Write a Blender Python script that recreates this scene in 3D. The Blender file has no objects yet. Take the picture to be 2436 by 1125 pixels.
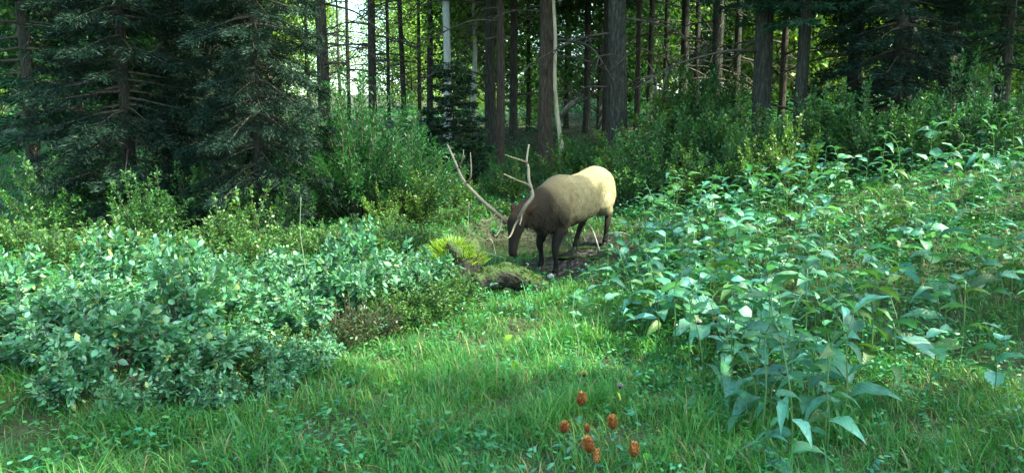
import bpy, math, random
import numpy as np
from mathutils import Vector, Matrix, Euler

SC = bpy.context.scene
C = SC.collection
R = math.radians
random.seed(11)
rng = np.random.default_rng(11)

# ------------------------------------------------------------------ camera, sky, sun, exposure
FPX, PITCH, CAM_Z = 1749.0, math.atan(242.5 / 1749.0), 2.0
cam_d = bpy.data.cameras.new('trail_camera')
cam_d.sensor_width = 36.0
cam_d.lens = 36.0 * FPX / 2436.0
cam_d.clip_start, cam_d.clip_end = 0.05, 2000.0
cam = bpy.data.objects.new('trail_camera', cam_d)
cam.location = (0, 0, CAM_Z)
cam.rotation_euler = (R(90) - PITCH, 0, 0)
C.objects.link(cam)
SC.camera = cam

SUN_EL, SUN_AZ = R(52), R(104)          # azimuth clockwise from the view direction (+Y)
world = bpy.data.worlds.new('World')
SC.world = world
world.use_nodes = True
wn = world.node_tree
sky = wn.nodes.new('ShaderNodeTexSky')
sky.sky_type = 'NISHITA'
sky.sun_disc = False
sky.sun_elevation = SUN_EL
sky.sun_rotation = SUN_AZ
sky.air_density, sky.dust_density, sky.ozone_density = 1.0, 2.0, 0.4
bg = wn.nodes['Background']
bg.inputs['Strength'].default_value = 0.15
wn.links.new(sky.outputs['Color'], bg.inputs['Color'])

sun_d = bpy.data.lights.new('sun', 'SUN')
sun_d.energy = 2.7
sun_d.angle = R(0.53)
sun_d.color = (1.0, 0.93, 0.78)
sun = bpy.data.objects.new('sun', sun_d)
TO_SUN = Vector((math.sin(SUN_AZ) * math.cos(SUN_EL), math.cos(SUN_AZ) * math.cos(SUN_EL), math.sin(SUN_EL)))
sun.rotation_euler = TO_SUN.to_track_quat('Z', 'Y').to_euler()
sun.location = TO_SUN * 60
C.objects.link(sun)

vs = SC.view_settings
vs.view_transform, vs.look, vs.gamma = 'Standard', 'None', 1.0
vs.use_curve_mapping = False
vs.exposure = 2.6
vs.use_white_balance = True          # the trail camera's greenish white balance
vs.white_balance_temperature, vs.white_balance_tint = 6700, -16

SC.cycles.max_bounces = 6
SC.cycles.diffuse_bounces = 3
SC.cycles.glossy_bounces = 2
SC.cycles.transmission_bounces = 4
SC.cycles.transparent_max_bounces = 4
SC.cycles.use_denoising = True
SC.cycles.sample_clamp_indirect = 4.0

# ------------------------------------------------------------------ helpers
cP, sP = math.cos(PITCH), math.sin(PITCH)
def at(px, py, Y):
    """photo pixel + distance along the ground -> world point"""
    u, v = (px - 1218.0) / FPX, (562.5 - py) / FPX
    d = np.array([u, cP + v * sP, -sP + v * cP])
    return np.array([0, 0, CAM_Z]) + d * (Y / d[1])

def sm(a, b, t):
    t = np.clip((np.asarray(t, float) - a) / (b - a), 0, 1)
    return t * t * (3 - 2 * t)

def vnoise(x, y, s=1.0, seed=0):
    """cheap smooth value noise from sines, about -1..1"""
    x = np.asarray(x, float) * s + seed * 1.7
    y = np.asarray(y, float) * s - seed * 2.3
    return (np.sin(x * 1.9 + 1.3 * np.sin(y * 1.1)) + np.sin(y * 2.3 + 1.7 * np.sin(x * 0.9 + 2)) +
            0.6 * np.sin(x * 4.1 - y * 3.3 + 1.0)) / 2.6

BY = np.array([4.2, 5.0, 5.55, 6.36, 7.0, 8.0, 8.6, 9.6, 10.5])
BX = np.array([-3.4, -2.6, -2.1, -1.78, -1.42, -0.72, -0.55, -0.75, -1.3])
def bank_edge(y):
    return np.interp(y, BY, BX)
def gz(x, y):
    x = np.asarray(x, float); y = np.asarray(y, float)
    z = 0.30 * sm(9, 14, y)
    h = np.logaddexp(0, (y - 14.0) * 1.5) / 1.5
    z = z + 0.16 * np.minimum(h, 10) + 0.055 * np.maximum(h - 10, 0)
    rx = np.logaddexp(0, (x - 1.5) * 2.0) / 2.0
    z = z + 0.23 * np.minimum(rx, 6 + 0 * rx) * sm(5.0, 10.0, y) * (1 - 0.75 * sm(14, 26, y))
    z = z + 0.22 * sm(0.0, 0.55, bank_edge(y) - x) * sm(4.2, 5.6, y) * (1 - sm(10, 12.5, y))
    z = z + 0.035 * vnoise(x, y, 0.9, 3) + 0.02 * vnoise(x, y, 2.7, 5)
    z = z + sm(30, 60, y) * 0.5 * vnoise(x, y, 0.08, 2)
    r = np.hypot((x - 0.05) / 1.1, (y - 12.5) / 1.35)
    z = z + (-0.10 - z) * (1 - sm(0.72, 1.12, r))
    r2 = np.hypot((x - 0.66) / 0.50, (y - 10.45) / 0.45)
    z = z + (-0.03 - z) * (1 - sm(0.4, 1.2, r2))
    return z
def gzf(x, y):
    return float(gz(x, y))

class MB:
    """collects triangles / quads with a colour per vertex"""
    def __init__(s):
        s.v, s.c, s.t, s.q, s.n = [], [], [], [], 0
    def add(s, v, tris=None, quads=None, col=(1, 1, 1)):
        v = np.asarray(v, float).reshape(-1, 3)
        col = np.asarray(col, float)
        if col.ndim == 1:
            col = np.tile(col, (len(v), 1))
        s.v.append(v); s.c.append(col)
        if tris is not None and len(tris): s.t.append(np.asarray(tris, np.int64).reshape(-1, 3) + s.n)
        if quads is not None and len(quads): s.q.append(np.asarray(quads, np.int64).reshape(-1, 4) + s.n)
        s.n += len(v)
    def mesh(s, name, mat, smooth=True):
        v = np.concatenate(s.v); c = np.concatenate(s.c)
        t = np.concatenate(s.t) if s.t else np.zeros((0, 3), np.int64)
        q = np.concatenate(s.q) if s.q else np.zeros((0, 4), np.int64)
        m = bpy.data.meshes.new(name)
        m.vertices.add(len(v)); m.vertices.foreach_set('co', v.astype(np.float32).ravel())
        loops = np.concatenate([t.ravel(), q.ravel()])
        m.loops.add(len(loops)); m.loops.foreach_set('vertex_index', loops.astype(np.int32))
        npoly = len(t) + len(q)
        m.polygons.add(npoly)
        start = np.concatenate([np.arange(len(t)) * 3, len(t) * 3 + np.arange(len(q)) * 4])
        m.polygons.foreach_set('loop_start', start.astype(np.int32))
        try:
            m.polygons.foreach_set('loop_total', np.concatenate([np.full(len(t), 3), np.full(len(q), 4)]).astype(np.int32))
        except Exception:
            pass
        m.polygons.foreach_set('use_smooth', np.full(npoly, smooth, bool))
        ca = m.color_attributes.new('Col', 'FLOAT_COLOR', 'POINT')
        ca.data.foreach_set('color', np.concatenate([c, np.ones((len(c), 1))], 1).astype(np.float32).ravel())
        m.update(calc_edges=True)
        m.validate()
        if mat: m.materials.append(mat)
        return m

def link(name, data, parent=None, loc=None):
    o = bpy.data.objects.new(name, data)
    C.objects.link(o)
    if parent is not None: o.parent = parent
    if loc is not None: o.location = loc
    return o
def tag(o, label=None, cat=None, group=None, kind=None):
    if label: o['label'] = label
    if cat: o['category'] = cat
    if group: o['group'] = group
    if kind: o['kind'] = kind
    return o
def empty(name, loc, label, cat, group=None, rz=0, sc=1.0):
    o = bpy.data.objects.new(name, None)
    o.empty_display_size = 0.1
    o.location = loc; o.rotation_euler = (0, 0, rz); o.scale = (sc, sc, sc) if not hasattr(sc, '__len__') else sc
    C.objects.link(o)
    return tag(o, label, cat, group)

def catmull(pts, n):
    p = np.asarray(pts, float)
    p = np.concatenate([[2 * p[0] - p[1]], p, [2 * p[-1] - p[-2]]])
    out = []
    for i in range(1, len(p) - 2):
        t = np.linspace(0, 1, n, endpoint=False)[:, None]
        a, b, c, d = p[i - 1], p[i], p[i + 1], p[i + 2]
        out.append(0.5 * (2 * b + (c - a) * t + (2 * a - 5 * b + 4 * c - d) * t ** 2 + (3 * b - a - 3 * c + d) * t ** 3))
    out.append(p[-2:-1])
    return np.concatenate(out)

def tube(mb, path, rad, k=8, col=(1, 1, 1), cap=True):
    p = np.asarray(path, float); n = len(p)
    rad = np.broadcast_to(np.asarray(rad, float), (n,))
    tg = np.gradient(p, axis=0); tg /= np.linalg.norm(tg, axis=1)[:, None] + 1e-9
    a = np.array([0, 0, 1.0]) if abs(tg[0][2]) < 0.9 else np.array([1.0, 0, 0])
    u = np.cross(tg[0], a); u /= np.linalg.norm(u)
    vs_ = []
    ang = np.linspace(0, 2 * np.pi, k, endpoint=False)
    for i in range(n):
        u = u - tg[i] * np.dot(u, tg[i]); u /= np.linalg.norm(u) + 1e-9
        w = np.cross(tg[i], u)
        vs_.append(p[i] + rad[i] * (np.cos(ang)[:, None] * u + np.sin(ang)[:, None] * w))
    v = np.concatenate(vs_)
    q = []
    for i in range(n - 1):
        for j in range(k):
            j2 = (j + 1) % k
            q.append((i * k + j, i * k + j2, (i + 1) * k + j2, (i + 1) * k + j))
    tr = []
    if cap:
        v = np.concatenate([v, p[:1], p[-1:]])
        for j in range(k):
            tr.append((n * k, (j + 1) % k, j)); tr.append((n * k + 1, (n - 1) * k + j, (n - 1) * k + (j + 1) % k))
    col = np.asarray(col, float)
    if col.ndim == 2 and len(col) == n:
        col = np.repeat(col, k, axis=0)
        if cap: col = np.concatenate([col, col[:1], col[-1:]])
    mb.add(v, tr, q, col)

def unit(a):
    return a / (np.linalg.norm(a, axis=-1, keepdims=True) + 1e-9)
def rand_dir(n, r=rng):
    return unit(r.normal(size=(n, 3)))

def blades(mb, P, D, N, L, W, col, fold=0.0, droop=0.0):
    """n pointed leaves, 2 triangles (4 with a fold): P base, D direction, N face normal"""
    n = len(P); D = unit(D)
    S = unit(np.cross(D, N)); N = np.cross(S, D)
    L = np.broadcast_to(L, (n,))[:, None]; W = np.broadcast_to(W, (n,))[:, None]
    tip = P + D * L - np.array([0, 0, 1.0]) * droop * L
    mid = P + D * L * 0.45
    l = mid + S * W * 0.5 + N * W * fold; r = mid - S * W * 0.5 + N * W * fold
    i = np.arange(n)[:, None] * 4
    col = np.broadcast_to(np.asarray(col, float), (n, 3))
    if fold:
        dz = np.array([0, 0, 1.0])
        c1 = P + D * L * 0.28; c2 = P + D * L * 0.64 - dz * droop * L * 0.45
        f1, f2 = N * W * fold, N * W * fold * 0.9
        l1 = c1 + S * W * 0.44 + f1; r1 = c1 - S * W * 0.44 + f1; l2 = c2 + S * W * 0.40 + f2; r2 = c2 - S * W * 0.40 + f2
        v = np.stack([P, l1, l2, tip, r2, r1, c1, c2], 1).reshape(-1, 3); i = np.arange(n)[:, None] * 8
        t = np.concatenate([i + [0, 6, 1], i + [0, 5, 6], i + [2, 7, 3], i + [7, 4, 3]])
        qd = np.concatenate([i + [1, 6, 7, 2], i + [6, 5, 4, 7]])
        mb.add(v, t, qd, np.repeat(col, 8, 0))
    else:
        v = np.stack([P, l, tip, r], 1).reshape(-1, 3)
        mb.add(v, np.concatenate([i + [0, 3, 1], i + [1, 3, 2]]), None, np.repeat(col, 4, 0))

def hues(n, cols, r=rng, jit=0.18):
    cols = np.asarray(cols, float)
    c = cols[r.integers(0, len(cols), n)]
    return np.clip(c * (1 + jit * r.normal(size=(n, 1))) * (1 + 0.06 * r.normal(size=(n, 3))), 0.004, 0.9)

# ------------------------------------------------------------------ materials
def new_mat(name):
    m = bpy.data.materials.new(name); m.use_nodes = True
    return m, m.node_tree, m.node_tree.nodes['Principled BSDF']
def noise_node(nt, scale, detail=4, vec=None):
    n = nt.nodes.new('ShaderNodeTexNoise'); n.inputs['Scale'].default_value = scale; n.inputs['Detail'].default_value = detail
    if vec is not None: nt.links.new(vec, n.inputs['Vector'])
    return n
def ramp(nt, fac, stops):
    r = nt.nodes.new('ShaderNodeValToRGB')
    el = r.color_ramp.elements
    while len(el) < len(stops): el.new(0.5)
    for e, (p, c) in zip(el, stops): e.position = p; e.color = (*c, 1)
    nt.links.new(fac, r.inputs['Fac'])
    return r
def bump(nt, b, height, strength, dist=0.02):
    n = nt.nodes.new('ShaderNodeBump'); n.inputs['Strength'].default_value = strength; n.inputs['Distance'].default_value = dist
    nt.links.new(height, n.inputs['Height']); nt.links.new(n.outputs['Normal'], b.inputs['Normal'])
    return n

def leaf_mat(name, rough=0.45, trans=0.35, spec=0.5, tint=(1.25, 1.25, 0.55), coat=0.0, spots=False):
    m, nt, b = new_mat(name)
    a = nt.nodes.new('ShaderNodeAttribute'); a.attribute_name = 'Col'
    colr = a.outputs['Color']
    if spots:                            # each leaf its own tone, blotches and fine veining
        oi = nt.nodes.new('ShaderNodeObjectInfo'); tc = nt.nodes.new('ShaderNodeTexCoord')
        hsv = nt.nodes.new('ShaderNodeHueSaturation')
        m1 = nt.nodes.new('ShaderNodeMapRange'); m1.inputs['To Min'].default_value = 0.55; m1.inputs['To Max'].default_value = 1.25
        m2 = nt.nodes.new('ShaderNodeMapRange'); m2.inputs['To Min'].default_value = 0.455; m2.inputs['To Max'].default_value = 0.515
        fr = nt.nodes.new('ShaderNodeMath'); fr.operation = 'FRACT'; mu = nt.nodes.new('ShaderNodeMath'); mu.operation = 'MULTIPLY'; mu.inputs[1].default_value = 17.3
        nt.links.new(oi.outputs['Random'], m1.inputs['Value']); nt.links.new(oi.outputs['Random'], mu.inputs[0]); nt.links.new(mu.outputs[0], fr.inputs[0]); nt.links.new(fr.outputs[0], m2.inputs['Value'])
        nt.links.new(m1.outputs[0], hsv.inputs['Value']); nt.links.new(m2.outputs[0], hsv.inputs['Hue']); nt.links.new(colr, hsv.inputs['Color'])
        nn = noise_node(nt, 7, 5, tc.outputs['Object'])
        rp = ramp(nt, nn.outputs['Fac'], [(0.33, (0.55, 0.5, 0.3)), (0.45, (0.9, 0.92, 0.9)), (0.7, (1.1, 1.1, 1.1))])
        wv = nt.nodes.new('ShaderNodeTexWave'); wv.bands_direction = 'DIAGONAL'; wv.inputs['Scale'].default_value = 5; wv.inputs['Distortion'].default_value = 0.5
        ab = nt.nodes.new('ShaderNodeVectorMath'); ab.operation = 'ABSOLUTE'; nt.links.new(tc.outputs['Object'], ab.inputs[0]); nt.links.new(ab.outputs[0], wv.inputs['Vector'])
        mm = nt.nodes.new('ShaderNodeMixRGB'); mm.blend_type = 'MULTIPLY'; mm.inputs[0].default_value = 0.8
        nt.links.new(hsv.outputs[0], mm.inputs[1]); nt.links.new(rp.outputs[0], mm.inputs[2]); colr = mm.outputs[0]
        bump(nt, b, wv.outputs['Fac'], 0.14, 0.03)
    nt.links.new(colr, b.inputs['Base Color'])
    b.inputs['Roughness'].default_value = rough
    b.inputs['Specular IOR Level'].default_value = spec
    if coat:
        b.inputs['Coat Weight'].default_value = coat; b.inputs['Coat Roughness'].default_value = 0.35
    tr = nt.nodes.new('ShaderNodeBsdfTranslucent')
    mx = nt.nodes.new('ShaderNodeMixRGB'); mx.blend_type = 'MULTIPLY'; mx.inputs[0].default_value = 1
    mx.inputs[2].default_value = (*tint, 1)
    nt.links.new(colr, mx.inputs[1]); nt.links.new(mx.outputs[0], tr.inputs['Color'])
    ms = nt.nodes.new('ShaderNodeMixShader'); ms.inputs[0].default_value = trans
    nt.links.new(b.outputs[0], ms.inputs[1]); nt.links.new(tr.outputs[0], ms.inputs[2])
    nt.links.new(ms.outputs[0], nt.nodes['Material Output'].inputs['Surface'])
    return m
def bark_mat(name, stops, scale=5.0, stretch=0.9, strength=1.0, rough=0.9):
    m, nt, b = new_mat(name)
    tc = nt.nodes.new('ShaderNodeTexCoord'); mp = nt.nodes.new('ShaderNodeMapping')
    mp.inputs['Scale'].default_value = (1, 1, stretch)
    oi = nt.nodes.new('ShaderNodeObjectInfo')
    add = nt.nodes.new('ShaderNodeVectorMath'); add.operation = 'ADD'
    nt.links.new(tc.outputs['Object'], mp.inputs['Vector']); nt.links.new(mp.outputs[0], add.inputs[0])
    nt.links.new(oi.outputs['Random'], add.inputs[1])
    n = noise_node(nt, scale, 8, add.outputs[0]); n.inputs['Roughness'].default_value = 0.65
    vo = nt.nodes.new('ShaderNodeTexVoronoi'); vo.inputs['Scale'].default_value = scale * 2.5
    nt.links.new(add.outputs[0], vo.inputs['Vector'])
    r = ramp(nt, n.outputs['Fac'], stops)
    nt.links.new(r.outputs[0], b.inputs['Base Color'])
    b.inputs['Roughness'].default_value = rough
    mth = nt.nodes.new('ShaderNodeMath'); mth.operation = 'ADD'
    nt.links.new(n.outputs['Fac'], mth.inputs[0]); nt.links.new(vo.outputs['Distance'], mth.inputs[1])
    bump(nt, b, mth.outputs[0], strength, 0.03)
    return m

M = {}
M['grass'] = leaf_mat('grass', 0.45, 0.35, 0.35, (1.2, 1.3, 0.5))
M['herb'] = leaf_mat('herb_leaf', 0.46, 0.30, 0.5, (1.2, 1.3, 0.45), 0.05, True)
M['shrub'] = leaf_mat('shrub_leaf', 0.46, 0.30, 0.5, (1.2, 1.3, 0.5), 0.05)
M['needle'] = leaf_mat('needles', 0.6, 0.22, 0.3)
M['foliage'] = leaf_mat('broad_foliage', 0.5, 0.42, 0.4, (1.35, 1.3, 0.45))
M['petal'] = leaf_mat('seed_head', 0.7, 0.2, 0.2, (1.1, 1, 0.8))
M['stem'] = leaf_mat('green_stem', 0.5, 0.05, 0.4)
M['bark'] = bark_mat('conifer_bark', [(0.3, (0.010, 0.010, 0.008)), (0.5, (0.042, 0.040, 0.030)), (0.7, (0.115, 0.108, 0.082))])
M['bark_red'] = bark_mat('reddish_bark', [(0.3, (0.018, 0.012, 0.009)), (0.5, (0.07, 0.048, 0.032)), (0.7, (0.15, 0.11, 0.078))])
M['aspen'] = bark_mat('aspen_bark', [(0.28, (0.10, 0.10, 0.09)), (0.42, (0.42, 0.43, 0.41)), (0.7, (0.60, 0.61, 0.59))], 5, 1.6, 0.3)
M['pale_bark'] = bark_mat('bare_pale_wood', [(0.25, (0.18, 0.14, 0.09)), (0.5, (0.42, 0.35, 0.24)), (0.75, (0.58, 0.5, 0.37))], 7, 0.3, 0.5)
M['deadwood'] = bark_mat('weathered_wood', [(0.25, (0.12, 0.11, 0.09)), (0.5, (0.32, 0.30, 0.26)), (0.75, (0.5, 0.47, 0.41))], 14, 0.3, 0.5)
M['twig'] = bark_mat('twig_bark', [(0.25, (0.035, 0.03, 0.024)), (0.55, (0.085, 0.07, 0.055)), (0.8, (0.15, 0.125, 0.1))], 12, 0.4, 0.4)

def ground_mat():
    m, nt, b = new_mat('forest_soil')
    g = nt.nodes.new('ShaderNodeNewGeometry')
    n1 = noise_node(nt, 1.6, 8, g.outputs['Position']); n2 = noise_node(nt, 14, 8, g.outputs['Position'])
    r = ramp(nt, n2.outputs['Fac'], [(0.3, (0.018, 0.017, 0.011)), (0.5, (0.04, 0.042, 0.02)), (0.7, (0.075, 0.07, 0.038))])
    r1 = ramp(nt, n1.outputs['Fac'], [(0.42, (0.03, 0.055, 0.014)), (0.62, (0.05, 0.04, 0.025))])
    mx = nt.nodes.new('ShaderNodeMixRGB'); mx.inputs[0].default_value = 0.5
    nt.links.new(r.outputs[0], mx.inputs[1]); nt.links.new(r1.outputs[0], mx.inputs[2])
    # wet churned mud where the colour attribute marks the wallow
    a = nt.nodes.new('ShaderNodeAttribute'); a.attribute_name = 'Col'
    sep = nt.nodes.new('ShaderNodeSeparateColor'); nt.links.new(a.outputs['Color'], sep.inputs[0])
    n3 = noise_node(nt, 9, 8, g.outputs['Position'])
    mud = ramp(nt, n3.outputs['Fac'], [(0.32, (0.007, 0.0065, 0.006)), (0.55, (0.018, 0.016, 0.013)), (0.75, (0.05, 0.045, 0.036))])
    m2 = nt.nodes.new('ShaderNodeMixRGB')
    nt.links.new(sep.outputs[0], m2.inputs[0]); nt.links.new(mx.outputs[0], m2.inputs[1]); nt.links.new(mud.outputs[0], m2.inputs[2])
    nt.links.new(m2.outputs[0], b.inputs['Base Color'])
    rr = nt.nodes.new('ShaderNodeMapRange'); rr.inputs['To Min'].default_value = 0.95; rr.inputs['To Max'].default_value = 0.4
    nt.links.new(sep.outputs[0], rr.inputs['Value']); nt.links.new(rr.outputs[0], b.inputs['Roughness'])
    ad = nt.nodes.new('ShaderNodeMath'); ad.operation = 'ADD'
    nt.links.new(n2.outputs['Fac'], ad.inputs[0]); nt.links.new(n3.outputs['Fac'], ad.inputs[1])
    bump(nt, b, ad.outputs[0], 1.0, 0.06)
    return m
M['ground'] = ground_mat()
def water_mat():
    m, nt, b = new_mat('pond_water')
    b.inputs['Base Color'].default_value = (0.02, 0.022, 0.013, 1)
    b.inputs['Roughness'].default_value = 0.06
    b.inputs['IOR'].default_value = 1.33
    b.inputs['Specular IOR Level'].default_value = 0.5
    g = nt.nodes.new('ShaderNodeNewGeometry')
    n = noise_node(nt, 5, 3, g.outputs['Position'])
    bump(nt, b, n.outputs['Fac'], 0.025, 0.02)
    return m
M['water'] = water_mat()

# ------------------------------------------------------------------ ground and water
def mudmask(x, y):
    r = np.hypot((x - 0.05) / 1.1, (y - 12.45) / 1.4)
    a = 1 - sm(0.66, 0.86, r + 0.12 * vnoise(x, y, 2.2, 8))
    r2 = np.hypot((x - 1.15) / 0.85, (y - 11.5) / 1.25)
    b = 1 - sm(0.75, 1.15, r2 + 0.15 * vnoise(x, y, 2.6, 4))
    r3 = np.hypot((x - 0.6) / 0.62, (y - 10.4) / 0.6)
    c = 1 - sm(0.7, 1.2, r3 + 0.15 * vnoise(x, y, 3.1, 6))
    return np.maximum(np.maximum(a, b), c)
def nonuni(a, b, fine, grow):
    out = [0.0]; st = fine
    while out[-1] < b: out.append(out[-1] + st); st *= grow if out[-1] > a else 1.0
    return np.array(out)
xs = nonuni(7, 420, 0.075, 1.07); xs = np.concatenate([-xs[:0:-1], xs])
ys = nonuni(15, 480, 0.075, 1.055); ys = np.concatenate([-nonuni(0.5, 80, 0.3, 1.2)[:0:-1], ys])
X, Y = np.meshgrid(xs, ys)
mud = mudmask(X, Y)
Zg = gz(X, Y) + mud * (0.035 * vnoise(X, Y, 6.0, 1) + 0.02 * vnoise(X, Y, 13.0, 7))
mb = MB()
nx, ny = len(xs), len(ys)
ii = (np.arange(ny - 1)[:, None] * nx + np.arange(nx - 1)).ravel()
mb.add(np.stack([X, Y, Zg], -1).reshape(-1, 3), None, np.stack([ii, ii + 1, ii + nx + 1, ii + nx], 1),
       np.repeat(mud.reshape(-1, 1), 3, 1))
tag(link('ground', mb.mesh('ground', M['ground'])), 'uneven forest ground under the grass and trees', 'ground', kind='structure')
mb = MB()
ang = np.linspace(0, 2 * np.pi, 56, endpoint=False)
rr_ = 1 + 0.06 * np.sin(3 * ang + 1) + 0.04 * np.sin(7 * ang)
ring = np.stack([0.05 + 1.25 * rr_ * np.cos(ang), 12.5 + 1.55 * rr_ * np.sin(ang), np.full(56, 0.045)], 1)
mb.add(np.concatenate([ring, [[0.05, 12.5, 0.045]]]), [(56, j, (j + 1) % 56) for j in range(56)])
tag(link('water', mb.mesh('water', M['water'])), 'still brown water of the muddy wallow behind the elk head', 'water', kind='structure')


# ------------------------------------------------------------------ trees
def conifer_crown(seed, h, rmax, step, per, bl, bw, nb, cols, skirt=0.35, droop=0.28, power=0.85, inner=0.12, limbs=True):
    """needle crown from z=0 to h: whorls of drooping boughs set with side twigs; returns needles and boughs"""
    r = np.random.default_rng(seed)
    mb, lb = MB(), MB()
    z = 0.0
    while z < h - 0.3:
        t = z / h
        base_len = rmax * min(1, skirt + (1 - skirt) * min(1, t * 6)) * (1 - t) ** power + 0.18
        k = per + r.integers(-1, 2)
        a0 = r.uniform(0, 6.28)
        for j in range(k):
            if r.random() < 0.06: continue
            a = a0 + j * 6.283 / k + r.normal() * 0.25
            L = base_len * r.uniform(0.65, 1.15)
            out = np.array([math.cos(a), math.sin(a), 0]); side = np.array([-math.sin(a), math.cos(a), 0])
            dr = droop * r.uniform(0.6, 1.4) * (1 - 0.9 * t)
            zz = z + r.uniform(-0.5, 0.5) * step
            n = max(10, int(nb * (L / rmax) ** 1.35))
            u = np.sqrt(r.uniform(inner ** 2, 1, n))
            def pos(u):
                u = np.asarray(u)[:, None]
                return np.array([0, 0, zz]) + out * L * u + np.array([0, 0, 1.0]) * (-dr * L * u ** 1.6 + 0.10 * L * u ** 4)
            sg = r.choice([-1, 1], n)
            w = r.uniform(0, 1, n)
            lt = 0.42 * L * (1.05 - 0.85 * u) + 0.05
            tw = unit(out * 0.75 + side * sg[:, None])
            P = pos(u) + tw * (lt * w)[:, None] + np.array([0, 0, 1.0]) * (-(0.25 * lt * w) + r.normal(size=n) * 0.03 * L ** 0.5)[:, None]
            D = tw + r.normal(size=(n, 3)) * 0.35 + np.array([0, 0, -0.22])
            N = np.array([0, 0, 1.0]) + r.normal(size=(n, 3)) * 0.5
            blades(mb, P, D, N, bl * r.uniform(0.6, 1.3, n), bw * r.uniform(0.7, 1.3, n), hues(n, cols, r, 0.25))
            if limbs and L > 0.35:
                tube(lb, pos(np.linspace(0, 0.85, 4)), np.linspace(0.016 * L + 0.006, 0.004, 4), 4, cap=False)
        z += step * (1.0 - 0.35 * t)
    return mb, lb

def leafy_crown(seed, h, rad, nclump, nleaf, ll, lw, cols, flat=0.7, spread=0.22):
    """broadleaf crown, base of the crown at z=0: limbs that end in clumps of leaves"""
    r = np.random.default_rng(seed)
    mb, lb = MB(), MB()
    for i in range(nclump):
        a = r.uniform(0, 6.283); zz = h * r.uniform(0.03, 1) ** 0.9
        env = rad * math.sin(math.pi * min(0.97, 0.12 + 0.86 * zz / h)) ** 0.6
        rr = env * r.uniform(0.25, 1.05) ** 0.6
        c = np.array([rr * math.cos(a), rr * math.sin(a), zz])
        st = np.array([0, 0, max(-0.4, zz - 0.55 * rr - 0.3)])
        tube(lb, catmull([st, (st + c) / 2 + r.normal(size=3) * 0.12, c], 3), np.linspace(0.035, 0.008, 7), 4, cap=False)
        sz = rad * spread * r.uniform(0.6, 1.5)
        n = int(nleaf * r.uniform(0.6, 1.4))
        off = r.normal(size=(n, 3)) * sz * np.array([1, 1, flat])
        P = c + off
        D = unit(off + r.normal(size=(n, 3)) * sz) + np.array([0, 0, -0.35])
        N = np.array([0, 0, 1.0]) + r.normal(size=(n, 3)) * 0.6
        blades(mb, P, D, N, ll * r.uniform(0.6, 1.3, n), lw * r.uniform(0.7, 1.3, n), hues(n, cols, r, 0.2) * r.uniform(0.8, 1.2))
    return mb, lb

def trunk_mesh(name, mat, seed, h=20.0, wob=0.12, k=12, bend=0.0, flare=0.35):
    """unit base radius; scaled to each tree"""
    r = np.random.default_rng(seed)
    mb = MB()
    z = np.concatenate([[-0.5, 0, 0.15, 0.4, 0.8], np.linspace(1.4, h, 22)])
    ph = r.uniform(0, 6, 4)
    px_ = wob * (np.sin(z * 0.5 + ph[0]) - math.sin(ph[0]) + 0.5 * np.sin(z * 1.3 + ph[1])) + bend * (z / h) ** 2
    py_ = wob * (np.sin(z * 0.45 + ph[2]) - math.sin(ph[2]) + 0.5 * np.sin(z * 1.1 + ph[3]))
    rad = (1 - 0.93 * np.clip(z / h, 0, 1) ** 1.1) * (1 + flare * np.exp(-np.clip(z, 0, 99) / 0.35))
    tube(mb, np.stack([px_, py_, z], 1), rad, k)
    v = mb.v[0]; n = len(z) * k
    v[:n, :2] += r.normal(size=(n, 2)) * 0.035
    return mb.mesh(name, mat)

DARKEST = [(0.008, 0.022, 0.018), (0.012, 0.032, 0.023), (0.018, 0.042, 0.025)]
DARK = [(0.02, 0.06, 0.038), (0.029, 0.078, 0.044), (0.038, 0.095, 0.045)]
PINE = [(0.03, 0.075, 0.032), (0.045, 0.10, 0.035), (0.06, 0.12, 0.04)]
LEAFY = [(0.15, 0.26, 0.05), (0.20, 0.33, 0.07), (0.26, 0.38, 0.10)]  # sunlight on the far leafy trees put into their colour
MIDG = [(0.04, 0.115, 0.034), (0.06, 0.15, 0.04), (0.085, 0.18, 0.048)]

TRUNK = [trunk_mesh('trunk', M['bark'], s, wob=0.10) for s in (1, 2, 3)]
TRUNK_RED = [trunk_mesh('trunk', M['bark_red'], s, wob=0.08) for s in (4, 5)]
TRUNK_ASPEN = [trunk_mesh('trunk', M['aspen'], s, wob=0.35, flare=0.15) for s in (6, 7)]
def crowns(fn, seeds, matn, *a, **k):
    out = []
    for s in seeds:
        m, l = fn(s, *a, **k)
        out.append((m.mesh('crown', M[matn]), l.mesh('bough', M['twig'])))
    return out
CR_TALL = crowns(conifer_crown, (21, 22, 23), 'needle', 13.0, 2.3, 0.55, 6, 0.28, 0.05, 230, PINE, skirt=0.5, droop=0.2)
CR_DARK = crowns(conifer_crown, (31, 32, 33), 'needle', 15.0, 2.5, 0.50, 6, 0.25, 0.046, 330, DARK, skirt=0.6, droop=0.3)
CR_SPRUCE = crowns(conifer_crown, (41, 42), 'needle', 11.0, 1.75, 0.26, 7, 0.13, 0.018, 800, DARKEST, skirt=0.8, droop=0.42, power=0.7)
CR_SMALL = crowns(conifer_crown, (51,), 'needle', 2.6, 0.68, 0.15, 6, 0.10, 0.024, 260, DARKEST + [(0.05, 0.10, 0.035)], skirt=0.8, droop=0.25, power=0.8)
CR_LEAF = crowns(leafy_crown, (61, 62, 63), 'foliage', 9.0, 2.6, 80, 120, 0.22, 0.15, LEAFY)
CR_LEAFD = crowns(leafy_crown, (64, 65), 'foliage', 9.0, 2.6, 80, 120, 0.22, 0.15, MIDG)

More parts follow.
